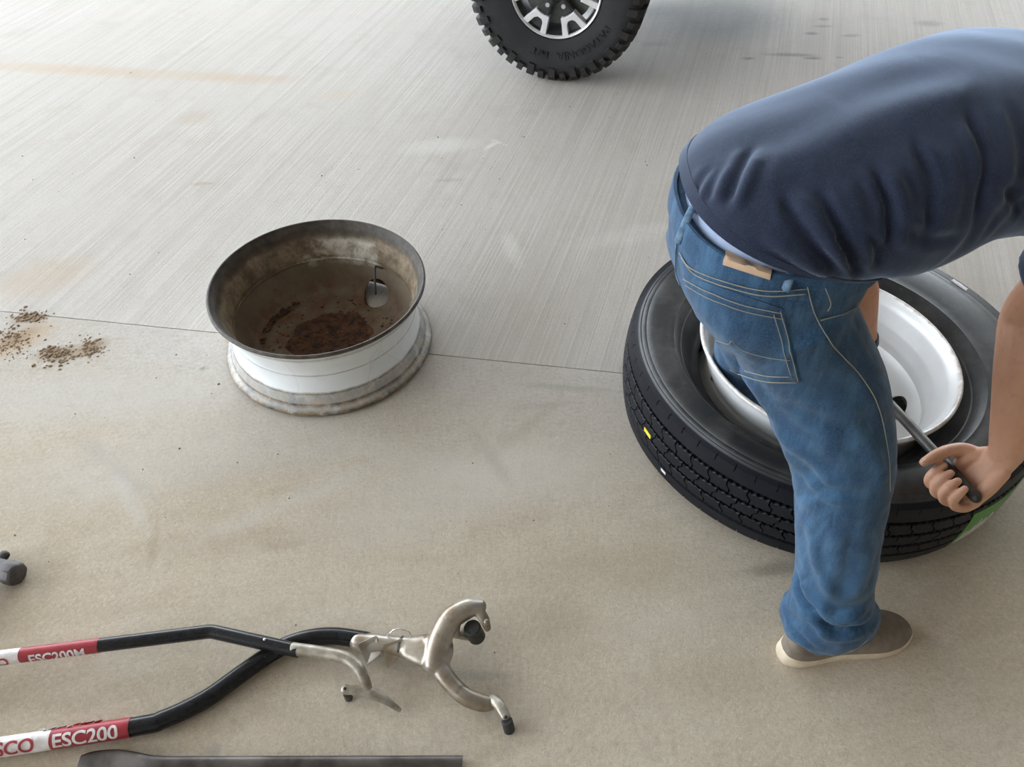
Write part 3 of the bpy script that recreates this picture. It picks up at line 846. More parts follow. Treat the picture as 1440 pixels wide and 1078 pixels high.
# alloy wheel
RK = 0.905
wheel = obj('alloy_wheel', up(lathe_y([(r * RK, y) for r, y in [(0.2160, -0.098), (0.2040, -0.085), (0.1980, 0.02), (0.2040, 0.09), (0.2160, 0.10), (0.212, 0.10), (0.1980, 0.085), (0.1930, 0.02), (0.1960, -0.085), (0.2040, -0.100)]], 96)), M_DARKALLOY, veh)
obj('rim_lip', up(lathe_y([(r * RK, y) for r, y in [(0.2175, -0.112), (0.2190, -0.108), (0.2170, -0.097), (0.2050, -0.097), (0.2070, -0.107), (0.2100, -0.112), (0.2140, -0.1145)]], 96)), M_SILVER, wheel)
def wp(r, a, y): return (r * math.cos(a), y, r * math.sin(a))
def arm(poly, y0, y1, k=0.0):
    """plate from a polygon of (radius, angle in degrees); deeper edge slightly larger"""
    n = len(poly)
    V = [wp(r, D(a), y0) for r, a in poly] + [wp(r, D(a), y1) for r, a in poly]
    return V, [tuple(range(n)), tuple(range(n, 2 * n))[::-1]] + [(i, (i + 1) % n, n + (i + 1) % n, n + i) for i in range(n)]
def xy_poly(pts, RK=0.905):   # spoke-local (u along radius, v across) -> (r, angle)
    return [(RK * math.hypot(u, v), math.degrees(math.atan2(v, u))) for u, v in pts]
face = xy_poly([(0.118, -0.036), (0.124, -0.012), (0.124, 0.012), (0.118, 0.036), (0.150, 0.047), (0.199, 0.066), (0.206, 0.037), (0.160, 0.023), (0.148, 0.0105), (0.148, -0.0105), (0.160, -0.023), (0.206, -0.037), (0.199, -0.066), (0.150, -0.047)])
root = xy_poly([(0.045, -0.016), (0.045, 0.016), (0.10, 0.027), (0.122, 0.036), (0.122, -0.036), (0.10, -0.027)])
pock = xy_poly([(0.140, -0.02), (0.140, 0.02), (0.203, 0.045), (0.203, -0.045)])
me_f = bevel_mesh(make_mesh('spoke_face', *arm(face, -0.108, -0.070), M_SILVER, False), 0.0015, 1)
me_r = make_mesh('spoke_root', *arm(root, -0.098, -0.060), M_DARKALLOY, False); bevel_mesh(me_r, 0.006, 3)
me_p = make_mesh('spoke_pocket', *arm(pock, -0.088, -0.066), M_DARKALLOY, False)
nut = make_mesh('lug_nut', *merge(([(x, z, y) for x, y, z in prism([(0.0105 * math.cos(i * PI / 3), 0.0105 * math.sin(i * PI / 3)) for i in range(6)], -0.106, -0.078)[0]], prism([(1, 0)] * 6, 0, 1)[1])), M_CHROME, False)
for k in range(6):
    a = D(-60 + 60 * k)
    for nm, me in (('spoke_face', me_f), ('spoke_root', me_r), ('spoke_pocket', me_p)):
        put(nm, me, wheel, (0, 0, ZC), (0, -a, 0))
    put('lug_nut', nut, wheel, (0.0695 * math.cos(a + D(0)), 0, ZC + 0.0695 * math.sin(a)), (0, 0, 0))
obj('hub_cap', up(lathe_y([(0.0, -0.108), (0.030, -0.108), (0.040, -0.102), (0.055, -0.088), (0.060, -0.070), (0.060, -0.060), (0.0, -0.060)], 40, False)), M_BLACK, wheel)
obj('brake_disc', up(lathe_y([(0.06, -0.045), (0.155, -0.045), (0.155, -0.020), (0.06, -0.020)], 60)), M_BRAKE, veh)
cal = arm(xy_poly([(0.10, -0.07), (0.10, 0.07), (0.165, 0.06), (0.172, 0.0), (0.165, -0.06)]), -0.062, 0.01)
o = obj('brake_caliper', up(cal), M_BRAKE, veh, False); bevel_mesh(o.data, 0.006, 2)
obj('axle', up(([(x, z, y) for x, y, z in tube([(0, 0, -0.03), (0, 0, 1.5)], 0.04, 16, 1)[0]], tube([(0, 0, -0.03), (0, 0, 1.5)], 0.04, 16, 1)[1])), M_STEEL, veh)
# body above the wheel (outside the picture, it shades the floor behind the tyre)
arch = [(-0.62, 0.62), (-0.50, 0.60)] + [(0.47 * math.cos(a), 0.40 + 0.47 * math.sin(a)) for a in np.linspace(PI - 0.45, 0.45, 14)] + [(0.52, 0.48), (1.0, 0.55), (1.1, 1.02), (0.7, 1.08), (-0.55, 1.0), (-0.66, 0.85)]
n = len(arch)
V = [(x, -0.10, z) for x, z in arch] + [(x, 0.02, z) for x, z in arch]
o = obj('fender', (V, [tuple(range(n)), tuple(range(n, 2 * n))[::-1]] + [(i, (i + 1) % n, n + (i + 1) % n, n + i) for i in range(n)]), M_TRUCK, veh, False)
obj('underbody', merge(box(0.20, 0.90, 0.64, 1.6, 1.37, 0.48), box(0.2, 0.45, 0.52, 1.5, 0.12, 0.14), box(0.2, 1.2, 0.52, 1.5, 0.12, 0.14)), M_BLACK, veh, False)
cabin = [(-0.5, 1.0), (0.7, 1.06), (1.05, 1.02), (1.05, 1.14), (0.9, 1.2), (-0.5, 1.3)]
V = [(x, 0.0, z) for x, z in cabin] + [(x, 1.55, z) for x, z in cabin]; n = len(cabin)
obj('cabin', (V, [tuple(range(n)), tuple(range(n, 2 * n))[::-1]] + [(i, (i + 1) % n, n + (i + 1) % n, n + i) for i in range(n)]), M_TRUCK, veh, False)

# ------------------------------------------------------------------ bead breaker tools in front
def local(vf, org):
    return [(p[0] - org[0], p[1] - org[1], p[2] - org[2]) for p in vf[0]], vf[1]
def P3(*a): return [tuple(G(*q)) for q in a]
def shell(p0, p1, r, n=28, r_in=None):
    """a thin printed sleeve round a straight tube"""
    return tube([p0, p1], r, n, 1, round_ends=False)
def wrap_text(body, size, p0, p1, s0, r, tilt, bold=0.02, squeeze=1.0):
    """lettering laid round a tube from p0 to p1, starting s0 metres along; tilt turns it about the tube (0 = on top)"""
    cu = bpy.data.curves.new('t', 'FONT'); cu.body = body; cu.size = size; cu.offset = size * bold
    to = link(bpy.data.objects.new('t', cu)); e = evaluated(to); bpy.data.objects.remove(to)
    bm = bmesh.new(); bm.from_mesh(e)
    h = size * 0.8
    for q in range(-2, 12):
        geom = bm.verts[:] + bm.edges[:] + bm.faces[:]
        bmesh.ops.bisect_plane(bm, geom=geom, plane_co=(0, h * q / 10, 0), plane_no=(0, 1, 0))
    bm.verts.index_update()
    V = [v.co.copy() for v in bm.verts]; F = [tuple(v.index for v in f.verts) for f in bm.faces]; bm.free()
    ax = nrm(np.array(p1) - np.array(p0))
    u0 = nrm(np.array((0, 0, 1.0)) - ax * ax[2]); v0 = np.cross(u0, ax)     # u0 up, v0 to the back (tops of letters)
    if v0[1] < 0: v0 = -v0
    out = []; low = []
    hm = size * 0.35
    for v in V:
        a = (v.y - hm) / r + tilt
        d = u0 * math.cos(a) + v0 * math.sin(a)
        b = np.array(p0) + ax * (s0 + v.x * squeeze)
        out.append(tuple(b + d * (r + 0.0006))); low.append(tuple(b + d * (r - 0.002)))
    n = len(out)
    return out + low, F + [tuple(i + n for i in f)[::-1] for f in F]
# --- fork tool (lower tube, two-pronged cast head)
TR = 0.0185
zt = TR + 0.0005
O2 = G(420, 905, 0.0)
fork = empty('bead_breaker_fork', O2)
tag(fork, 'black bead breaker bar with a two-pronged cast metal fork head', 'tire tool', 'bead breaker tools on the floor')
a0, a1 = G(-330, 1101, zt), G(185, 1022, zt)
pth = [tuple(a0), tuple(a0.lerp(a1, .5)), tuple(a1)] + P3((232, 1010, zt), (290, 982, zt), (345, 943, zt), (390, 913, zt), (430, 898, zt), (470, 894, zt + .002), (515, 900, zt + .006))
obj('handle_tube', local(tube(pth, TR, 24, 8), O2), M_TUBE, fork)
ax = (a1 - a0).normalized(); Ltot = (a1 - a0).length
def along(t): return a0 + ax * t
s_end = Ltot                       # red sleeve ends here
s_red = s_end - (G(185, 1022, zt) - G(75, 1039, zt)).length
red = obj('red_label', local(shell(along(s_red), along(s_end), TR + .0007), O2), M_RED, fork)
wht = obj('white_label', local(shell(along(s_red - 0.34), along(s_red - .0005), TR + .0007), O2), M_WHITE, fork)
TL = D(-36)
t0 = G(78, 1040, zt); st0 = (t0 - a0).dot(ax)
obj('lettering', local(wrap_text('ESC200', 0.0375, a0, a1, st0, TR + .0008, TL, 0.022, 1.05), O2), M_WHITE, red, False)
st1 = (G(-14, 1051, zt) - a0).dot(ax)
obj('lettering', local(wrap_text('ESCO', 0.0375, a0, a1, st1, TR + .0008, TL, 0.022, 0.98), O2), M_RED, wht, False)
# torn, lifted edge of the label
ps = []
for q in range(14):
    s = s_red - 0.02 + q * 0.0085 + random.uniform(-.003, .003)
    c = np.array(along(s)); n_ = np.array((0, 0, 1.0)); bk = np.array((-ax.y, ax.x, 0))
    a = D(random.uniform(40, 75)); d = n_ * math.cos(a) + bk * math.sin(a)
    p = c + d * (TR + .0015)
    ps.append(tube([p - np.array(ax) * .004, p + np.array(ax) * .004 + d * .002], [(.0012, .003), (.0007, .002)], 6, 2))
obj('torn_edge', local(merge(*ps[:7]), O2), M_WHITE, wht, False)
obj('torn_edge', local(merge(*ps[7:]), O2), M_RED, red, False)
# cast head
hz = 0.034
cs = []
cs.append(tube(P3((505, 903, .026), (535, 906, .028), (565, 909, .033), (590, 912, .040)), [(.0205, .0205), (.0225, .0215), (.0225, .021), (.030, .021)], 20, 6))
cs.append(tube(P3((574, 912, .040), (600, 914, .047), (626, 918, .050)), [(.026, .017), (.037, .018), (.034, .017)], 20, 6))
cs.append(tube(P3((610, 932, .047), (619, 898, .062), (634, 870, .082), (656, 856, .090), (674, 852, .088)), [(.024, .024), (.025, .024), (.024, .023), (.022, .021), (.016, .017)], 18, 6))
cs.append(tube(P3((608, 905, .049), (622, 944, .042), (649, 975, .030), (678, 988, .022), (697, 986, .021)), [(.026, .021), (.0205, .018), (.0185, .017), (.0175, .015), (.0125, .013)], 18, 6))
# web between the prongs
cs.append(tube(P3((596, 914, .046), (616, 918, .052)), [(.034, .014), (.038, .014)], 18, 4))
# shelf under the roller
cs.append(tube(P3((640, 888, .040), (668, 893, .030)), [(.016, .005), (.015, .004)], 16, 4))
cs.append(tube(P3((640, 872, .075), (640, 890, .045)), [(.010, .014), (.010, .010)], 12, 4))
# cheek that carries the roller pin
cs.append(tube(P3((664, 848, .094), (680, 868, .084), (686, 884, .070)), [(.012, .008), (.012, .007), (.008, .006)], 12, 5))
V, F = remeshed(cs, 0.0028, 5)
obj('fork_head', local((V, F), O2), M_CAST, fork, True, 180)
# fins of the collar
for q in (((503, 905, .046), (530, 893, .054), (537, 917, .036), (516, 934, .010)), ((537, 907, .048), (566, 897, .056), (570, 917, .038), (545, 940, .011))):
    V = [np.array(G(*c)) for c in q]
    n_ = nrm(np.cross(V[1] - V[0], V[3] - V[0])) * .0035
    vs_ = [tuple(a - n_) for a in V] + [tuple(a + n_) for a in V]
    o = obj('collar_fin', local((vs_, [(3, 2, 1, 0), (4, 5, 6, 7), (0, 1, 5, 4), (1, 2, 6, 5), (2, 3, 7, 6), (3, 0, 4, 7)]), O2), M_CAST, fork, False)
    bevel_mesh(o.data, .002, 2)
# retaining band and spring pin loop
c0 = np.array(G(566, 909, .033)); d0 = nrm(np.array(G(575, 910, .036)) - c0)
obj('retaining_band', local(tube([c0 - d0 * .0025, c0 + d0 * .0025], .0225, 20, 1, round_ends=False), O2), M_STEEL, fork)
obj('spring_pin', local(tube(P3((545, 893, .050), (553, 886, .062), (564, 884, .064), (575, 888, .060), (578, 897, .050)), .0014, 8, 6), O2), M_CHROME, fork)
# rollers
c = G(668, 889, .054)
r1 = obj('roller', local(tube([c + Vector((-.006, 0, .024)), c + Vector((.004, 0, -.022))], [(.0185, .0185)] * 2, 24, 4, round_ends=False), O2), M_BLACKRUB, fork)
bevel_mesh(r1.data, .003, 2)
p = G(684, 876, .084); obj('roller_pin', local(tube([p, p + Vector((0, 0, .006))], .006, 14, 1), O2), M_ROD, fork)
tip = remeshed([tube(P3((692, 982, .024), (703, 992, .034), (712, 1008, .034)), [(.011, .010), (.012, .009), (.010, .006)], 14, 6)], .002, 3)
obj('prong_tip', local(tip, O2), M_ROD, fork, True, 180)
p = G(711, 1008, .041); obj('roller_pin', local(tube([p, p + Vector((0, 0, .002))], .0035, 12, 1), O2), M_BLACK, fork)
c = G(715, 1020, .018); r2 = obj('roller', local(tube([c + Vector((-.003, .004, .016)), c + Vector((.002, -.003, -.0165))], .0115, 20, 3, round_ends=False), O2), M_BLACKRUB, fork)
bevel_mesh(r2.data, .002, 2)

# --- hook tool (upper tube, bent rod and foot)
HR = 0.0148
O1 = G(290, 890, 0.0)
hook = empty('bead_breaker_hook', O1)
tag(hook, 'thinner black tire bar with a bent silver rod and curved foot', 'tire tool', 'bead breaker tools on the floor')
h0, h1 = G(-330, 966, HR + .012), G(282, 889.2, .040)
hc, he = G(297, 887.3, .041), G(420, 914.5, .056)
obj('handle_tube', local(tube([tuple(h0)] + fillet(h0, hc, he, .05) + [tuple(he)], HR, 24, 1, round_ends=False), O1), M_TUBE, hook)
hx = (h1 - h0).normalized()
def hs(px, py): return (G(px, py, .033) - h0).dot(hx)
e_, b_ = hs(141, 911), hs(30, 925)
red = obj('red_label', local(shell(h0 + hx * b_, h0 + hx * e_, HR + .0006), O1), M_RED, hook)
wht = obj('white_label', local(shell(h0 + hx * (b_ - .3), h0 + hx * (b_ - .0005), HR + .0006), O1), M_WHITE, hook)
TL1 = D(-72)
obj('lettering', local(wrap_text('ESC200M', 0.0285, h0, h1, hs(43, 925), HR + .0007, TL1, 0.022, 1.02), O1), M_WHITE, red, False)
obj('lettering', local(wrap_text('ESCO', 0.0285, h0, h1, hs(-35, 935), HR + .0007, TL1, 0.022, 1.0), O1), M_RED, wht, False)
p = G(372, 899, .066); obj('rivet', local(tube([p - Vector((0, 0, .004)), p], .0032, 12, 1), O1), M_CHROME, hook)
obj('bent_rod', local(tube(P3((412, 912, .057), (450, 917, .060), (484, 924, .064), (503, 938, .062), (512, 955, .050), (517, 968, .034)), [.0135, .0130, .0130, .0125, .0115, .0105], 20, 8), O1), M_ROD, hook)
ft = remeshed([tube(P3((487, 970, .036), (505, 970, .037), (525, 975, .034), (545, 986, .022), (562, 998, .009)), [(.010, .0055), (.0105, .006), (.0125, .006), (.0085, .006), (.005, .004)], 16, 8, up=(0, 0, 1)), ball(tuple(G(486, 969, .036)), .0105, .0105, .007)], .0018, 3)
obj('curved_foot', local(ft, O1), M_ROD, hook, True, 180)
p = G(485, 968, .0425); obj('foot_pin', local(tube([p, p + Vector((0, 0, .0015))], .003, 10, 1), O1), M_BLACK, hook)
c = G(489, 977, .018); o = obj('foot_roller', local(tube([c + Vector((0, 0, .012)), c + Vector((0, 0, -.016))], .0085, 16, 2, round_ends=False), O1), M_STEEL, hook); bevel_mesh(o.data, .0015, 2)

# --- pry bar along the lower edge, spoon end on the left
b0, b1 = G(285, 1072, .012), G(650, 1071, .012)
pry = obj('pry_bar', tube([tuple(G(112, 1071, .008)), tuple(G(128, 1070, .009)), tuple(G(160, 1069, .010)), tuple(G(190, 1070, .011)), tuple(G(222, 1072, .0125)), tuple(b0), tuple(b0.lerp(b1, .5)), tuple(b1)],
          [(.013, .004), (.019, .005), (.021, .0055), (.0165, .0075), (.0125, .0105), (.0118, .0118), (.0118, .0118), (.0118, .0118)], 24, 8, up=(0, 0, 1), round_ends=False), M_BAR)
tag(pry, 'straight dark steel pry bar with a flattened spoon end lying lowest', 'pry bar')
# --- sledgehammer head poking in on the left
hm = empty('sledgehammer', G(14, 814, 0.0))
tag(hm, 'dark steel sledgehammer head on the concrete at left edge', 'hammer')
hh = 0.026
def octa(r, x): return [(x, r * math.cos(PI / 8 + k * PI / 4), hh + 0.0 + r * math.sin(PI / 8 + k * PI / 4)) for k in range(8)]
rr = hh / math.cos(PI / 8)
v, f = loft([octa(rr * .86, .038), octa(rr, .032), octa(rr, .012), octa(rr * .90, .002), octa(rr * .92, -.060), octa(rr, -.070), octa(rr, -.088), octa(rr * .86, -.094)][::-1])
c_, s_ = math.cos(D(-14)), math.sin(D(-14))
rot = lambda p: (p[0] * c_ - p[1] * s_ - .002, p[0] * s_ + p[1] * c_ + .006, p[2])
o = obj('hammer_head', ([rot(p) for p in v], f), M_HAMMER, hm, True, 25); bevel_mesh(o.data, .002, 2, 20)
obj('handle', tube([rot((-.030, .036, hh)), rot((-.030, -.03, hh + .004)), rot((-.033, -.24, .066)), rot((-.036, -.62, .110))], [(.013, .010), (.013, .010), (.016, .012), (.017, .014)], 16, 6), M_WOOD, hm)

# ------------------------------------------------------------------ loose dirt on the concrete
M_CRUMB = simple('dry_mud', (0.30, 0.21, 0.13), (0.17, 0.115, 0.07), 40, 0.95)
M_GRIT = simple('grit', (0.10, 0.085, 0.07), (0.22, 0.15, 0.10), 40, 0.9)
def pile(name, label, spots, mat):
    ps = []
    for px, py, sx, sy, n, s0, s1 in spots:
        for _ in range(n):
            p = G(px + random.gauss(0, sx), py + random.gauss(0, sy))
            if math.hypot(p.x - TY_C[0], p.y - TY_C[1]) < .53 or math.hypot(p.x - RIM_C[0], p.y - RIM_C[1]) < .32: continue
            if name == 'grit' and p.x < -1.05 and 1.45 < p.y < 1.95: continue
            flake(p.x, p.y, 0.0, random.uniform(s0, s1) * random.choice((.6, .8, 1)), ps)
    o = obj(name, merge(*ps), mat, None, False)
    return tag(o, label, 'dirt', None, 'stuff')
pile('mud_crumbs', 'dry brown mud crumbs spilled along the joint at left', [(42, 445, 14, 5, 120, .002, .009), (20, 472, 14, 8, 110, .002, .007), (12, 495, 16, 6, 70, .002, .006), (80, 497, 15, 7, 150, .002, .009), (128, 486, 9, 8, 80, .002, .009), (132, 493, 10, 3, 40, .002, .006)], M_CRUMB)
pile('grit', 'scattered dark specks of grit on the concrete', [(300, 300, 260, 90, 55, .0015, .005), (700, 280, 200, 120, 40, .0015, .005), (300, 640, 260, 80, 28, .001, .004), (700, 760, 300, 150, 34, .001, .0035), (200, 480, 150, 40, 26, .0015, .005), (860, 690, 200, 60, 10, .001, .003), (640, 215, 40, 12, 8, .003, .006)], M_GRIT)

# ------------------------------------------------------------------ pry bar in the man's hand
BA, BB = Vector((0.8205, 1.285, 0.2960)), Vector((0.9060, 0.8700, 0.3560))
bx = (BB - BA).normalized()
lever = obj('tire_iron', tube([tuple(BA - bx * .03), tuple(BA + bx * .03), tuple(BA + bx * .08), tuple(BA.lerp(BB, .5)), tuple(BB)], [(.014, .004), (.0135, .006), (.0110, .0095), (.0112, .0112), (.0112, .0112)], 20, 8, up=(0, 0, 1)), M_STEEL)
tag(lever, 'thin steel tire iron gripped in the man\'s fist across the silver rim', 'pry bar')

# ------------------------------------------------------------------ the man
def skin_material():
    t = NT('skin')
    col = t.mixc(t.ramp(t.noise(9, 4), [(0.35, 0.0), (0.65, 1.0)]), (0.60, 0.335, 0.220), (0.53, 0.275, 0.170))
    col = t.mixc(t.ramp(t.noise(70, 4), [(0.55, 0.0), (0.75, 0.3)]), col, (0.36, 0.16, 0.10))
    t.b.inputs['Subsurface Weight'].default_value = 0.12
    t.b.inputs['Subsurface Radius'].default_value = (0.012, 0.005, 0.003)
    return t.out(col, 0.5, 0.0, t.bump(t.noise(240, 3), 0.10, 0.0006))
def denim_material():
    t = NT('denim')
    col = t.mixc(t.ramp(t.noise(6, 6, 0.65), [(0.36, 0.0), (0.64, 1.0)]), (0.0135, 0.042, 0.093), (0.026, 0.074, 0.148))
    col = t.mixc(t.ramp(t.noise(1.0, 4, 0.7, t.mapping((34, 34, 6))), [(0.45, 0.0), (0.68, 0.85)]), col, (0.052, 0.124, 0.218))
    col = t.mixc(t.ramp(t.noise(520, 2, 0.6), [(0.45, 0.0), (0.7, 0.5)]), col, (0.074, 0.136, 0.210))
    col = t.mixc(t.ramp(t.noise(30, 5, 0.7), [(0.55, 0.0), (0.72, 0.55)]), col, (0.015, 0.034, 0.064))
    w = t.node('ShaderNodeTexWave', wave_type='BANDS', bands_direction='DIAGONAL'); w.inputs['Scale'].default_value = 330
    t.L(t.co, w.inputs['Vector'])
    nm = t.bump(t.math('ADD', t.math('MULTIPLY', w.outputs['Fac'], 0.3), t.noise(300, 3)), 0.25, 0.0009)
    return t.out(col, 0.85, 0.0, nm, 0.15, 0.2)
def shirt_material():
    t = NT('navy_jersey')
    col = t.mixc(t.ramp(t.noise(60, 5, 0.7), [(0.35, 0.0), (0.7, 1.0)]), (0.0115, 0.0150, 0.031), (0.0165, 0.0215, 0.041))
    col = t.mixc(t.ramp(t.noise(600, 2, 0.6), [(0.5, 0.0), (0.72, 0.5)]), col, (0.042, 0.054, 0.088))
    t.b.inputs['Sheen Roughness'].default_value = 0.45
    t.b.inputs['Sheen Tint'].default_value = (0.62, 0.76, 1.0, 1)
    return t.out(col, 0.9, 0.0, t.bump(t.noise(700, 2), 0.2, 0.0006), 0.55, 0.15)
M_SKIN, M_DENIM, M_SHIRT = skin_material(), denim_material(), shirt_material()
M_UNDER = simple('pale_blue_cotton', (0.30, 0.36, 0.50), (0.25, 0.31, 0.44), 40, 0.9)
M_LEATHER = simple('tan_leather', (0.50, 0.35, 0.235), (0.42, 0.285, 0.18), 35, 0.6, 0, 0.2, 150)
M_THREAD = simple('pale_thread', (0.20, 0.225, 0.235), (0.27, 0.235, 0.17), 90, 0.85)
M_DKDENIM = simple('dark_denim_edge', (0.055, 0.105, 0.175), (0.13, 0.21, 0.30), 90, 0.9)
M_CANVAS = simple('taupe_canvas', (0.155, 0.125, 0.095), (0.20, 0.165, 0.13), 60, 0.9, 0, 0.3, 500)
M_SOLE = simple('cream_sole', (0.66, 0.57, 0.44), (0.52, 0.43, 0.31), 30, 0.7, 0, 0.1, 200)
M_HAIR = simple('dark_hair', (0.02, 0.015, 0.012), (0.035, 0.026, 0.02), 90, 0.6, 0, 0.4, 300)
M_EYE = simple('eye', (0.75, 0.73, 0.70), (0.7, 0.68, 0.66), 30, 0.2)
M_NAIL = simple('nail', (0.62, 0.40, 0.32), (0.55, 0.35, 0.28), 60, 0.35)

MO = Vector((0.70, 0.75, 0.0))
man = empty('person', MO)
tag(man, 'person in navy t-shirt and blue jeans bending over the truck tire', 'person')
def mobj(name, vf, mats, parent=None, angle=180):
    """person parts are written in world coordinates and stored relative to the person"""
    return obj(name, local(vf, MO), mats, parent or man, True, angle)

def ring_xy(c, th, b, a, n=48, p=2.0, azim=0.0, back=1.0):
    """torso section: c centre, th lean of the section normal from vertical towards +x, b half depth, a half width"""
    out = []
    f = np.array((math.cos(azim), math.sin(azim), 0)); s = np.array((-math.sin(azim), math.cos(azim), 0)); z = np.array((0, 0, 1.0))
    bk = -f * math.cos(th) + z * math.sin(th)
    for k in range(n):
        q = 2 * PI * k / n
        cx, sx = math.cos(q), math.sin(q)
        e = 2.0 / p
        u = math.copysign(abs(cx) ** e, cx); v = math.copysign(abs(sx) ** e, sx)
        out.append(tuple(np.array(c) + bk * b * u * (back if u > 0 else 1) + s * a * v))
    return out
def resample(rings_spec, sub=4):
    D_ = catmull([tuple(c) + (th, b, a) for c, th, b, a in rings_spec], sub)
    return D_

# --- jeans
AZ = D(0)
pel = [((0.412, 1.015, 0.928), D(2), 0.155, 0.177), ((0.411, 1.015, 0.905), D(3), 0.158, 0.183), ((0.405, 1.015, 0.845), D(7), 0.152, 0.190), ((0.408, 1.015, 0.790), D(6), 0.138, 0.192), ((0.430, 1.020, 0.735), D(4), 0.115, 0.180)]
rings = [ring_xy(d[:3], d[3], d[4], d[5], 56, 2.25, AZ) for d in resample(pel, 5)]
pelvis = loft(rings)
r_leg = tube([(.428, .935, .810), (.484, .922, .712), (.526, .902, .650), (.556, .880, .586), (.588, .850, .519), (.612, .800, .374), (.632, .768, .257), (.642, .756, .195), (.648, .750, .158), (.654, .746, .128), (.658, .743, .100), (.662, .741, .084), (.665, .740, .064)],
             [(.100, .125), (.103, .114), (.102, .106), (.100, .102), (.090, .095), (.077, .086), (.074, .081), (.076, .080), (.082, .080), (.097, .083), (.096, .078), (.086, .066), (.090, .064)], 40, 6, up=(0, 1, 0), round_ends=False)
l_leg = tube([(.445, 1.095, .810), (.478, 1.150, .690), (.506, 1.205, .590), (.537, 1.260, .490), (.557, 1.305, .350), (.575, 1.330, .230), (.590, 1.338, .150)],
             [(.105, .115), (.105, .108), (.096, .098), (.088, .088), (.079, .082), (.080, .082), (.086, .084)], 36, 6, up=(0, 1, 0), round_ends=False)
butt = [ball((.382, .940, .822), .100, .092, .095), ball((.362, 1.080, .818), .098, .088, .096)]
JV, JF = remeshed([pelvis, r_leg, l_leg] + butt, 0.0062, 9)
JS = Surf(JV, JF)
def jfold(pts, w, d):
    global JV
    ln = JS.line(pts, 0, 5)
    if len(ln) > 1: JV = fold(JV, vnormals(JV, JF), ln, w, d)
# seat and thigh
jfold([(1005, 470), (1060, 545), (1105, 620), (1122, 690)], .020, .006)
jfold([(1085, 600), (1130, 640), (1180, 690)], .012, .004)
jfold([(1100, 560), (1150, 590), (1230, 610)], .014, -.003)
jfold([(1120, 700), (1160, 690), (1230, 700)], .010, -.003)
jfold([(1128, 660), (1150, 690), (1190, 712)], .010, .004)
jfold([(1190, 590), (1230, 640), (1245, 690)], .014, .004)
jfold([(1170, 500), (1210, 540), (1250, 600)], .012, .0025)
jfold([(1180, 420), (1200, 470), (1225, 510)], .010, .003)
# calf and the stacked cuff
jfold([(1140, 740), (1150, 800), (1175, 845)], .012, .005)
jfold([(1200, 740), (1190, 800), (1180, 850)], .012, -.004)
jfold([(1120, 805), (1128, 838), (1146, 862)], .011, -.013)
jfold([(1150, 848), (1172, 868), (1215, 862)], .012, .013)
jfold([(1152, 876), (1180, 888), (1224, 878)], .011, -.015)
jfold([(1110, 850), (1140, 872), (1170, 900)], .010, .006)
jfold([(1225, 770), (1215, 810), (1200, 840)], .012, .005)
jfold([(1105, 880), (1130, 900), (1150, 915)], .008, -.004)
JV = wrinkle(JV, JF, (9, 9, 20), .0022, 1.0, None, 1.2)
JV = wrinkle(JV, JF, (14, 14, 34), .0050, 5.0, lambda V, N: np.clip((.30 - V[:, 2]) / .18, 0, 1), 1.0)
jeans = mobj('jeans', (JV, JF), M_DENIM)
JS = Surf(JV, JF)
def thread(name, pts, r=.0011, off=.0006, mat=None, parent=None):
    ln = JS.line(pts, off, 8)
    if len(ln) < 3: return None
    return mobj(name, tube(ln, r, 6, 1, round_ends=False), mat or M_THREAD, parent or jeans)
def patch_on(surf, corners, nu, nv, off, thick):
    """a cloth patch laid on a surface between four picture corners (tl, tr, br, bl)"""
    top, bot = [], []; last = (surf.hit(*corners[2], off) or JS.hit(*corners[2], off), surf.hit(*corners[2], off - thick) or JS.hit(*corners[2], off - thick))
    for j in range(nv + 1):
        for i in range(nu + 1):
            u, v = i / nu, j / nv
            x = (1 - v) * ((1 - u) * corners[0][0] + u * corners[1][0]) + v * ((1 - u) * corners[3][0] + u * corners[2][0])
            y = (1 - v) * ((1 - u) * corners[0][1] + u * corners[1][1]) + v * ((1 - u) * corners[3][1] + u * corners[2][1])
            h = surf.hit(x, y, off); l = surf.hit(x, y, off - thick)
            if h is None: h, l = (JS.hit(x, y, off) or last[0]), (JS.hit(x, y, off - thick) or last[1])
            last = (h, l)
            top.append(tuple(h)); bot.append(tuple(l))
    n = len(top); W = nu + 1; F = []
    for j in range(nv):
        for i in range(nu):
            q = j * W + i; F.append((q, q + 1, q + W + 1, q + W)); F.append((n + q, n + q + W, n + q + W + 1, n + q + 1))
    rm = list(range(W)) + [j * W + nu for j in range(1, nv + 1)] + [nv * W + i for i in range(nu - 1, -1, -1)] + [j * W for j in range(nv - 1, 0, -1)]
    for i in range(len(rm)):
        a, b = rm[i], rm[(i + 1) % len(rm)]; F.append((a, b, n + b, n + a))
    return top + bot, F
# waistband: follows the top ring
wb = []
for q in range(80):
    p = ring_xy((0.425, 1.015, 0.905), D(8), 0.1625, 0.185, 80, 2.25, AZ)[q]; wb.append(p)
def waist_ring(dz, grow): return ring_xy((0.412 + dz * math.sin(D(2)), 1.015, 0.917 + dz * math.cos(D(2))), D(2), 0.1605 + grow, 0.1845 + grow, 96, 2.25, AZ)
band = loft([waist_ring(-.022, .000), waist_ring(-.022, .0035), waist_ring(.014, .0025), waist_ring(.016, .0010), waist_ring(.016, -.004), waist_ring(-.022, -.004)], cap=False, closed=True)
wband = mobj('waistband', band, M_DENIM, jeans, 50)
# --- undershirt strip between shirt and waistband
mobj('undershirt', loft([ring_xy((0.416 + z_ * .3, 1.014, 0.90 + z_), D(8 + z_ * 200), 0.1520 - z_ * .06, 0.173 - z_ * .06, 64, 2.25, AZ) for z_ in (.004, .012, .02, .03, .045)]), M_UNDER)

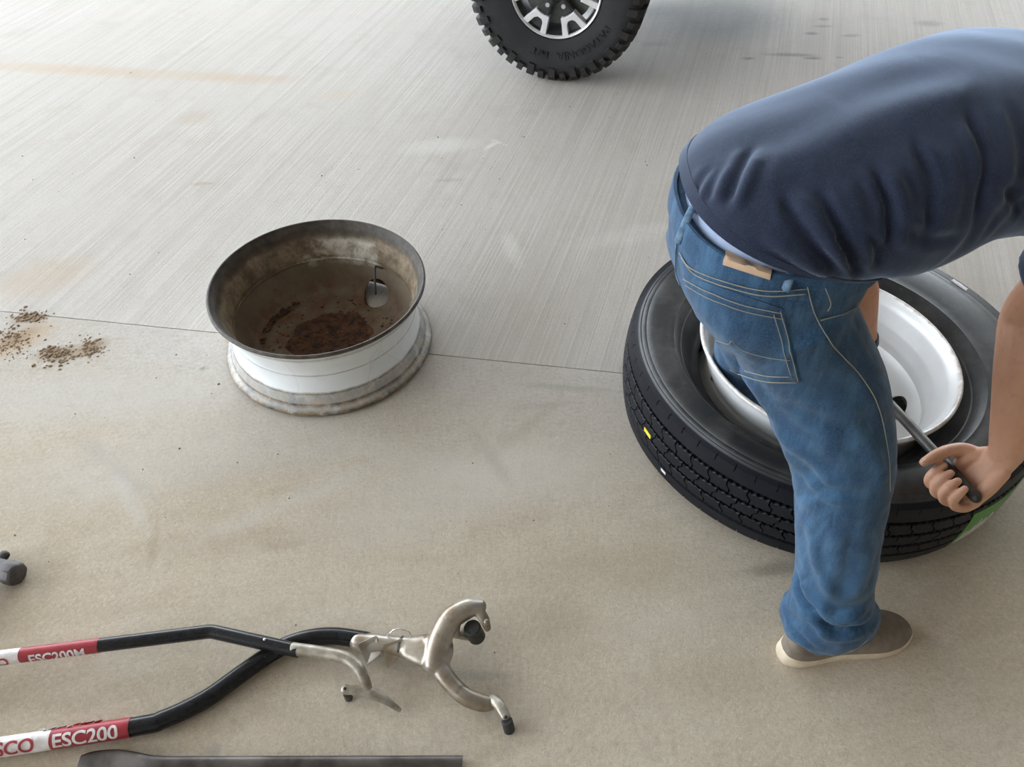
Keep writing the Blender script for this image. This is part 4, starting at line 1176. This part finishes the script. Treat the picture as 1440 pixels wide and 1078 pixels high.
# --- shirt
SH = [((0.421, 1.012, 0.936), D(12), 0.170, 0.188), ((0.440, 1.013, 0.953), D(22), 0.160, 0.190), ((0.490, 1.016, 0.968), D(38), 0.144, 0.190), ((0.550, 1.028, 0.984), D(54), 0.132, 0.192), ((0.620, 1.052, 1.004), D(67), 0.126, 0.196), ((0.705, 1.084, 1.014), D(77), 0.122, 0.202),
      ((0.800, 1.108, 1.004), D(86), 0.122, 0.204), ((0.890, 1.125, 0.984), D(92), 0.116, 0.196), ((0.960, 1.140, 0.974), D(95), 0.095, 0.160), ((1.005, 1.145, 0.970), D(97), 0.068, 0.092)]
rings = [ring_xy(d[:3], d[3], d[4], d[5], 64, 2.3, AZ) for d in resample(SH, 6)]
SHR, SHL = Vector((0.925, 0.975, 0.955)), Vector((0.915, 1.315, 0.960))
ELR, ELL = Vector((0.970, 1.085, 0.650)), Vector((0.700, 1.245, 0.635))
def lerp(a, b, t): return tuple(a.lerp(b, t))
sl_r = tube([(0.90, 1.04, 0.99), tuple(SHR), lerp(SHR, ELR, .35), lerp(SHR, ELR, .60)], [(.085, .085), (.088, .085), (.080, .080), (.082, .080)], 28, 6, round_ends=False)
sl_l = tube([(0.88, 1.22, 0.99), tuple(SHL), lerp(SHL, ELL, .35), lerp(SHL, ELL, .58)], [(.085, .085), (.085, .082), (.076, .076), (.078, .076)], 28, 6, round_ends=False)
SV, SF = remeshed([loft(rings), sl_r, sl_l], 0.0058, 7)
SS = Surf(SV, SF)
def sfold(pts, w, d):
    global SV
    ln = SS.line(pts, 0, 5)
    if len(ln) > 1: SV = fold(SV, vnormals(SV, SF), ln, w, d)
# spine, then drapes running down the near side
sfold([(1010, 262), (1080, 235), (1180, 190), (1300, 140), (1430, 110)], .030, .004)
for pts, w, d in [([(1055, 205), (1040, 240), (1020, 290)], .008, -.006), ([(1068, 220), (1055, 252), (1036, 295)], .008, .004), ([(1000, 232), (985, 255), (975, 272)], .010, -.003), ([(1012, 235), (1000, 262), (994, 285)], .008, -.003),
                  ([(1095, 270), (1130, 325), (1185, 388)], .008, -.006), ([(1122, 268), (1155, 322), (1200, 385)], .009, .005), ([(1150, 262), (1180, 318), (1208, 380)], .007, -.006), ([(1188, 255), (1212, 305), (1226, 375)], .009, .004),
                  ([(1228, 232), (1250, 290), (1250, 362)], .007, -.007), ([(1255, 245), (1275, 290), (1268, 350)], .010, .004), ([(1285, 195), (1312, 262), (1300, 345)], .007, -.006), ([(1330, 200), (1346, 255), (1330, 330)], .010, .004),
                  ([(1358, 150), (1385, 225), (1370, 320)], .007, -.006), ([(1400, 140), (1418, 210), (1402, 300)], .010, .004), ([(1085, 330), (1130, 365), (1175, 395)], .008, .004), ([(1060, 335), (1105, 370), (1150, 392)], .006, -.003),
                  ([(1262, 318), (1300, 335), (1350, 335)], .008, -.004), ([(1400, 250), (1425, 280), (1438, 310)], .008, -.006), ([(1210, 320), (1232, 345), (1238, 380)], .006, -.006), ([(1170, 330), (1195, 360), (1212, 392)], .006, -.007)]:
    sfold(pts, w, d)
side = lambda V, N: np.clip(-N[:, 1] * 1.2 + .25, .12, 1)
SV = wrinkle(SV, SF, (26, 7, 9), .0026, 3.0, side, 1.6)
k = np.sin(SV[:, 0] * 33 + SV[:, 1] * 21) * np.sin(SV[:, 1] * 29 - SV[:, 2] * 40) * 0.0014
SV = SV + vnormals(SV, SF) * k[:, None]
shirt = mobj('shirt', (SV, SF), M_SHIRT)
hd = resample(SH, 6)[:3]
hem_rings = [ring_xy(hd[i][:3], hd[i][3], hd[i][4] + gr, hd[i][5] + gr, 96, 2.3, AZ) for i, gr in ((0, -.001), (0, .0012), (1, .0016), (2, .0010), (2, -.002))]
mobj('hem', loft(hem_rings, cap=False, closed=True), M_SHIRT, shirt, 50)

# --- body: one continuous skin (arms, hands, head, trunk and legs)
def hand(tdir, ndir, org, side):
    """fist round a bar: t along the bar towards the thumb, n from the palm to the bar, d towards the knuckles"""
    t = nrm(tdir); n = nrm(np.array(ndir) - t * (np.array(ndir) @ t)); d = np.cross(t, n) * side
    o = np.array(org)
    def W(a, b, c): return tuple(o + (t * a + n * b + d * c) * 1.07)
    ps = []
    # palm
    ps.append(tube([W(-.004, -.034, -.085), W(-.002, -.034, -.060), W(0, -.033, -.030), W(0, -.032, .002), W(-.001, -.029, .026)], [(.025, .032), (.023, .036), (.0185, .042), (.0160, .045), (.0140, .043)], 20, 5, up=t))
    ps.append(tube([W(.022, -.030, -.058), W(.034, -.020, -.034), W(.036, -.018, -.012)], [.015, .017, .013], 14, 5))      # ball of the thumb
    ps.append(tube([W(-.030, -.030, -.055), W(-.033, -.024, -.020), W(-.033, -.024, .012)], [.013, .015, .012], 14, 5))     # heel of the hand
    tips = []
    for i, (ti, k, r) in enumerate(((.0325, 1.0, .0104), (.0105, 1.06, .0106), (-.0115, 1.0, .0102), (-.0325, .86, .0092))):
        q = [W(ti, -.030, .018), W(ti, -.016 , .040 * k), W(ti * .98, .010 * k, .043 * k), W(ti * .96, .0265 * k, .030 * k), W(ti * .95, .0285 * k, .010 * k), W(ti * .95, .0235, -.004)]
        ps.append(tube(q, [r * 1.12, r * 1.12, r * 1.02, r, r * .95, r * .80], 14, 5)); tips.append((q[-2], q[-1]))
    th = [W(.030, -.028, -.046), W(.045, -.010, -.040), W(.050, .016, -.026), W(.047, .038, -.010), W(.042, .058, .006)]
    ps.append(tube(th, [.0165, .0155, .0135, .0122, .0088], 14, 6)); tips.append((th[-2], th[-1]))
    return ps, W(-.004, -.034, -.085), tips, W
HRo = BB - bx * .046
t_r = np.array(-bx)
parts_body = []
pr_, WR, tips_r, WRf = hand(t_r, (-0.87, -.05, .42), HRo, -1)
HLo = BA + bx * .050
pl_, WL, tips_l, WLf = hand(t_r, (0.85, .1, .05), HLo, 1)
parts_body += pr_ + pl_
WR, WL = Vector(WR), Vector(WL)
parts_body.append(tube([tuple(SHR), lerp(SHR, ELR, .5), tuple(ELR), lerp(ELR, WR, .28), lerp(ELR, WR, .70), tuple(WR)], [(.056, .056), (.050, .052), (.046, .047), (.048, .049), (.038, .040), (.029, .033)], 20, 6))
parts_body.append(tube([tuple(SHL), lerp(SHL, ELL, .5), tuple(ELL), lerp(ELL, WL, .28), lerp(ELL, WL, .70), tuple(WL)], [(.056, .056), (.046, .046), (.037, .037), (.038, .038), (.031, .031), (.0255, .029)], 20, 6))
parts_body.append(tube([(.42, 1.02, .84), (.47, 1.02, .93), (.56, 1.04, .97), (.72, 1.09, .99), (.88, 1.13, .975), (.97, 1.14, .972)], [(.09, .12), (.08, .12), (.07, .12), (.07, .12), (.07, .12), (.06, .06)], 24, 6, up=(0, 1, 0)))
parts_body.append(tube([tuple(SHR), (.91, 1.14, .985), tuple(SHL)], [.055, .07, .055], 18, 6))
parts_body.append(tube([(.43, .94, .82), (.55, .88, .60), (.60, .84, .50), (.63, .77, .27), (.645, .745, .09)], [.09, .07, .055, .05, .04], 18, 6))
parts_body.append(tube([(.43, 1.11, .82), (.50, 1.21, .60), (.535, 1.265, .49), (.57, 1.325, .25), (.592, 1.338, .14)], [.09, .07, .055, .05, .04], 18, 6))
# neck and head, looking down at the work
parts_body.append(tube([(.95, 1.14, .985), (1.03, 1.148, .985), (1.09, 1.155, .985)], [.066, .058, .058], 18, 6))
HD = np.array((1.165, 1.160, 0.985)); fdir = nrm((0.35, 0.08, -0.93)); udir = nrm(np.array((1.0, .05, .30)) - fdir * (np.array((1.0, .05, .30)) @ fdir)); sdir = np.cross(udir, fdir)
def Hp(f_, u_, s_): return tuple(HD + fdir * f_ + udir * u_ + sdir * s_)
parts_body.append(tube([Hp(-.02, -.055, 0), Hp(-.012, -.02, 0), Hp(-.005, .03, 0), Hp(-.012, .075, 0), Hp(-.02, .105, 0)], [(.058, .072), (.070, .088), (.077, .097), (.066, .084), (.036, .048)], 24, 6, up=fdir))
parts_body.append(tube([Hp(.03, -.02, 0), Hp(.045, -.06, 0), Hp(.058, -.098, 0)], [(.055, .045), (.048, .038), (.026, .022)], 18, 6, up=fdir))
parts_body.append(tube([Hp(.083, .028, 0), Hp(.098, .002, 0), Hp(.108, -.018, 0)], [.009, .012, .014], 12, 5))
parts_body.append(ball(Hp(.094, -.023, .011), .009)); parts_body.append(ball(Hp(.094, -.023, -.011), .009))
parts_body.append(tube([Hp(.082, -.056, .024), Hp(.091, -.054, 0), Hp(.082, -.056, -.024)], [.006, .009, .006], 10, 5))
parts_body.append(tube([Hp(.076, .036, .045), Hp(.088, .040, .020), Hp(.088, .040, -.020), Hp(.076, .036, -.045)], [.008, .010, .010, .008], 10, 5))
for s in (-1, 1):
    parts_body.append(tube([Hp(-.004, .034, s * .078), Hp(-.018, .030, s * .088), Hp(-.016, .002, s * .088), Hp(-.002, -.026, s * .078)], [(.008, .014), (.009, .015), (.008, .013), (.006, .008)], 10, 5))
BV, BF = remeshed(parts_body, 0.0026, 3, 0.4)
body = mobj('body', (BV, BF), M_SKIN)
for s in (-1, 1):
    mobj('eye', ball(Hp(.072, .020, s * .031), .0125, n=10), M_EYE, body)
# hair cap with a short ragged edge
hv, hf = remeshed([tube([Hp(-.03, -.045, 0), Hp(-.024, .0, 0), Hp(-.020, .045, 0), Hp(-.018, .085, 0), Hp(-.012, .112, 0)], [(.058, .062), (.078, .086), (.083, .092), (.074, .086), (.040, .050)], 24, 6, up=fdir)], .004, 3)
hk = np.sin(hv[:, 0] * 300) * np.sin(hv[:, 1] * 270 + hv[:, 2] * 210) * .002
mobj('hair', (hv + vnormals(hv, hf) * hk[:, None], hf), M_HAIR, body)
# thumb nail of the near hand
a_, b_ = np.array(tips_r[4][0]), np.array(tips_r[4][1]); dn = nrm(b_ - a_); upn = nrm(np.array((0, -.45, .9)) - dn * (np.array((0, -.45, .9)) @ dn))
mobj('thumb_nail', tube([b_ - dn * .009 + upn * .0070, b_ - dn * .001 + upn * .0068, b_ + dn * .006 + upn * .0048], [(.0045, .0016), (.0055, .0016), (.0038, .0014)], 12, 4, up=upn), M_NAIL, body)
# wrist watch on the far arm
wc = np.array(WL.lerp(ELL, .16)); wd = nrm(np.array(ELL - WL))
watch = mobj('watch', tube([wc - wd * .009, wc + wd * .009], .0335, 28, 1, round_ends=False), M_BLACK, None, 40)
face_d = nrm(np.array((-.5, -.8, .3)) - wd * (np.array((-.5, -.8, .3)) @ wd))
o = mobj('watch_case', tube([wc + face_d * .030, wc + face_d * .041], .0165, 24, 1, round_ends=False), M_BLACK, watch, 40)

# --- shoes
def shoe(ox, oy, oz, ang, name_sole=True):
    """slip-on shoe, heel at the origin, toe along +x"""
    def outline(k, lift, sx=1.0):
        # half widths along the length for the sole
        L = [(0.0, .0), (.006, .020), (.03, .034), (.07, .037), (.12, .036), (.17, .043), (.215, .050), (.255, .047), (.282, .034), (.298, .018), (.302, 0)]
        pts = [(x, w, 0) for x, w in L] + [(x, -w * .92, 0) for x, w in L[-2:0:-1]]
        return [(p[0], p[1]) for p in catmull(pts + [pts[0]], 4)[:-1]]
    O = outline(0, 0)
    cx = .15
    def ringz(k, z, toe=0.0, shift=0.0):
        r = []
        for x, y in O:
            X = cx + (x - cx) * k + shift
            r.append((X, y * (k - (1 - k) * .6), z + toe * max(0, (x - .20) / .10) ** 2 + (0.012 * max(0, (.06 - x) / .06) if z > .02 else 0)))
        return r
    c, s = math.cos(ang), math.sin(ang)
    def Wd(vf): return [(ox + x * c - y * s, oy + x * s + y * c, oz + z) for x, y, z in vf[0]], vf[1]
    sole = loft([ringz(.955, 0.0, .010), ringz(1.0, .006, .009), ringz(1.012, .016, .007), ringz(1.0, .026, .005), ringz(.985, .030, .004), ringz(.95, .030, .004)])
    us = []
    for z, k, sh in ((.022, .985, 0), (.036, .975, -.001), (.048, .93, -.004), (.058, .86, -.010), (.066, .76, -.020), (.073, .62, -.040), (.082, .47, -.066), (.094, .40, -.085), (.104, .385, -.092)):
        us.append(ringz(k, z, 0.0, sh))
    upper = loft(us)
    sh_ = mobj('shoe', Wd(upper), M_CANVAS, man, 60)
    mobj('sole', Wd(sole), M_SOLE, sh_, 50)
    return sh_
a_sh = math.atan2(.058, .300)
shoe(0.567, 0.705, 0.0, a_sh)
shoe(0.520, 1.318, 0.098, D(8))

# --- jeans details laid on the cloth
CS = Surf(*merge((JV, JF), band))
JS = CS
pk = mobj('back_pocket', patch_on(JS, [(963, 386), (1100, 433), (1124, 536), (1028, 520)], 24, 18, .0022, .005), M_DENIM, jeans, 50)
PS = JS
def pt(name, pts, off=.0044, r=.0008, parent=None): return thread(name, pts, r, off, None, parent or pk)
pt('stitching', [(964, 391), (1000, 410), (1050, 428), (1099, 438)])
pt('stitching', [(967, 400), (1000, 418), (1050, 436), (1101, 446)])
pt('stitching', [(1097, 435), (1110, 485), (1122, 533)]); pt('stitching', [(1088, 440), (1102, 490), (1113, 528)])
pt('stitching', [(1121, 535), (1080, 534), (1045, 526), (1028, 518)]); pt('stitching', [(1112, 527), (1080, 526), (1050, 519)])
pt('stitching', [(1010, 476), (1026, 481), (1031, 477), (1046, 490), (1080, 500), (1112, 504)], .0042, .0007)
thread('seam', [(957, 355), (975, 378), (1030, 398), (1080, 408), (1134, 405)], .0009, .0024)
thread('seam', [(960, 362), (980, 386), (1030, 405), (1080, 415), (1134, 412)], .0010, .0024)
thread('seam', [(1135, 402), (1145, 440), (1170, 485), (1210, 530), (1235, 575), (1248, 640), (1250, 690)], .0010, .0024)
thread('seam', [(1160, 404), (1167, 425), (1163, 436)], .0009, .0024)
thread('seam', [(1153, 449), (1185, 440), (1203, 430)], .0011, .0024)
thread('seam', [(953, 338), (952, 380), (958, 400)], .0014, .0024, M_DKDENIM)
thread('seam', [(1105, 893), (1130, 915), (1165, 922), (1200, 912), (1222, 896)], .0009, .0024)
BS = CS
def loop(pts):
    ln = [BS.hit(x, y, .004) or JS.hit(x, y, .006) for x, y in pts]
    ln = [np.array(p) for p in ln if p is not None]
    return mobj('belt_loop', tube(ln, [(.0062, .0022)] * len(ln), 10, 3, up=(-.3, -.4, .6)), M_DKDENIM, jeans) if len(ln) > 1 else None
loop([(975, 290), (966, 310), (956, 340)])
loop([(1112, 385), (1108, 396), (1104, 405)])
lp = mobj('leather_patch', patch_on(CS, [(1021, 350), (1086, 374), (1083, 392), (1018, 371)], 14, 6, .0030, .003), M_LEATHER, jeans, 50)
lp['label'] = 'tan leather waistband patch'
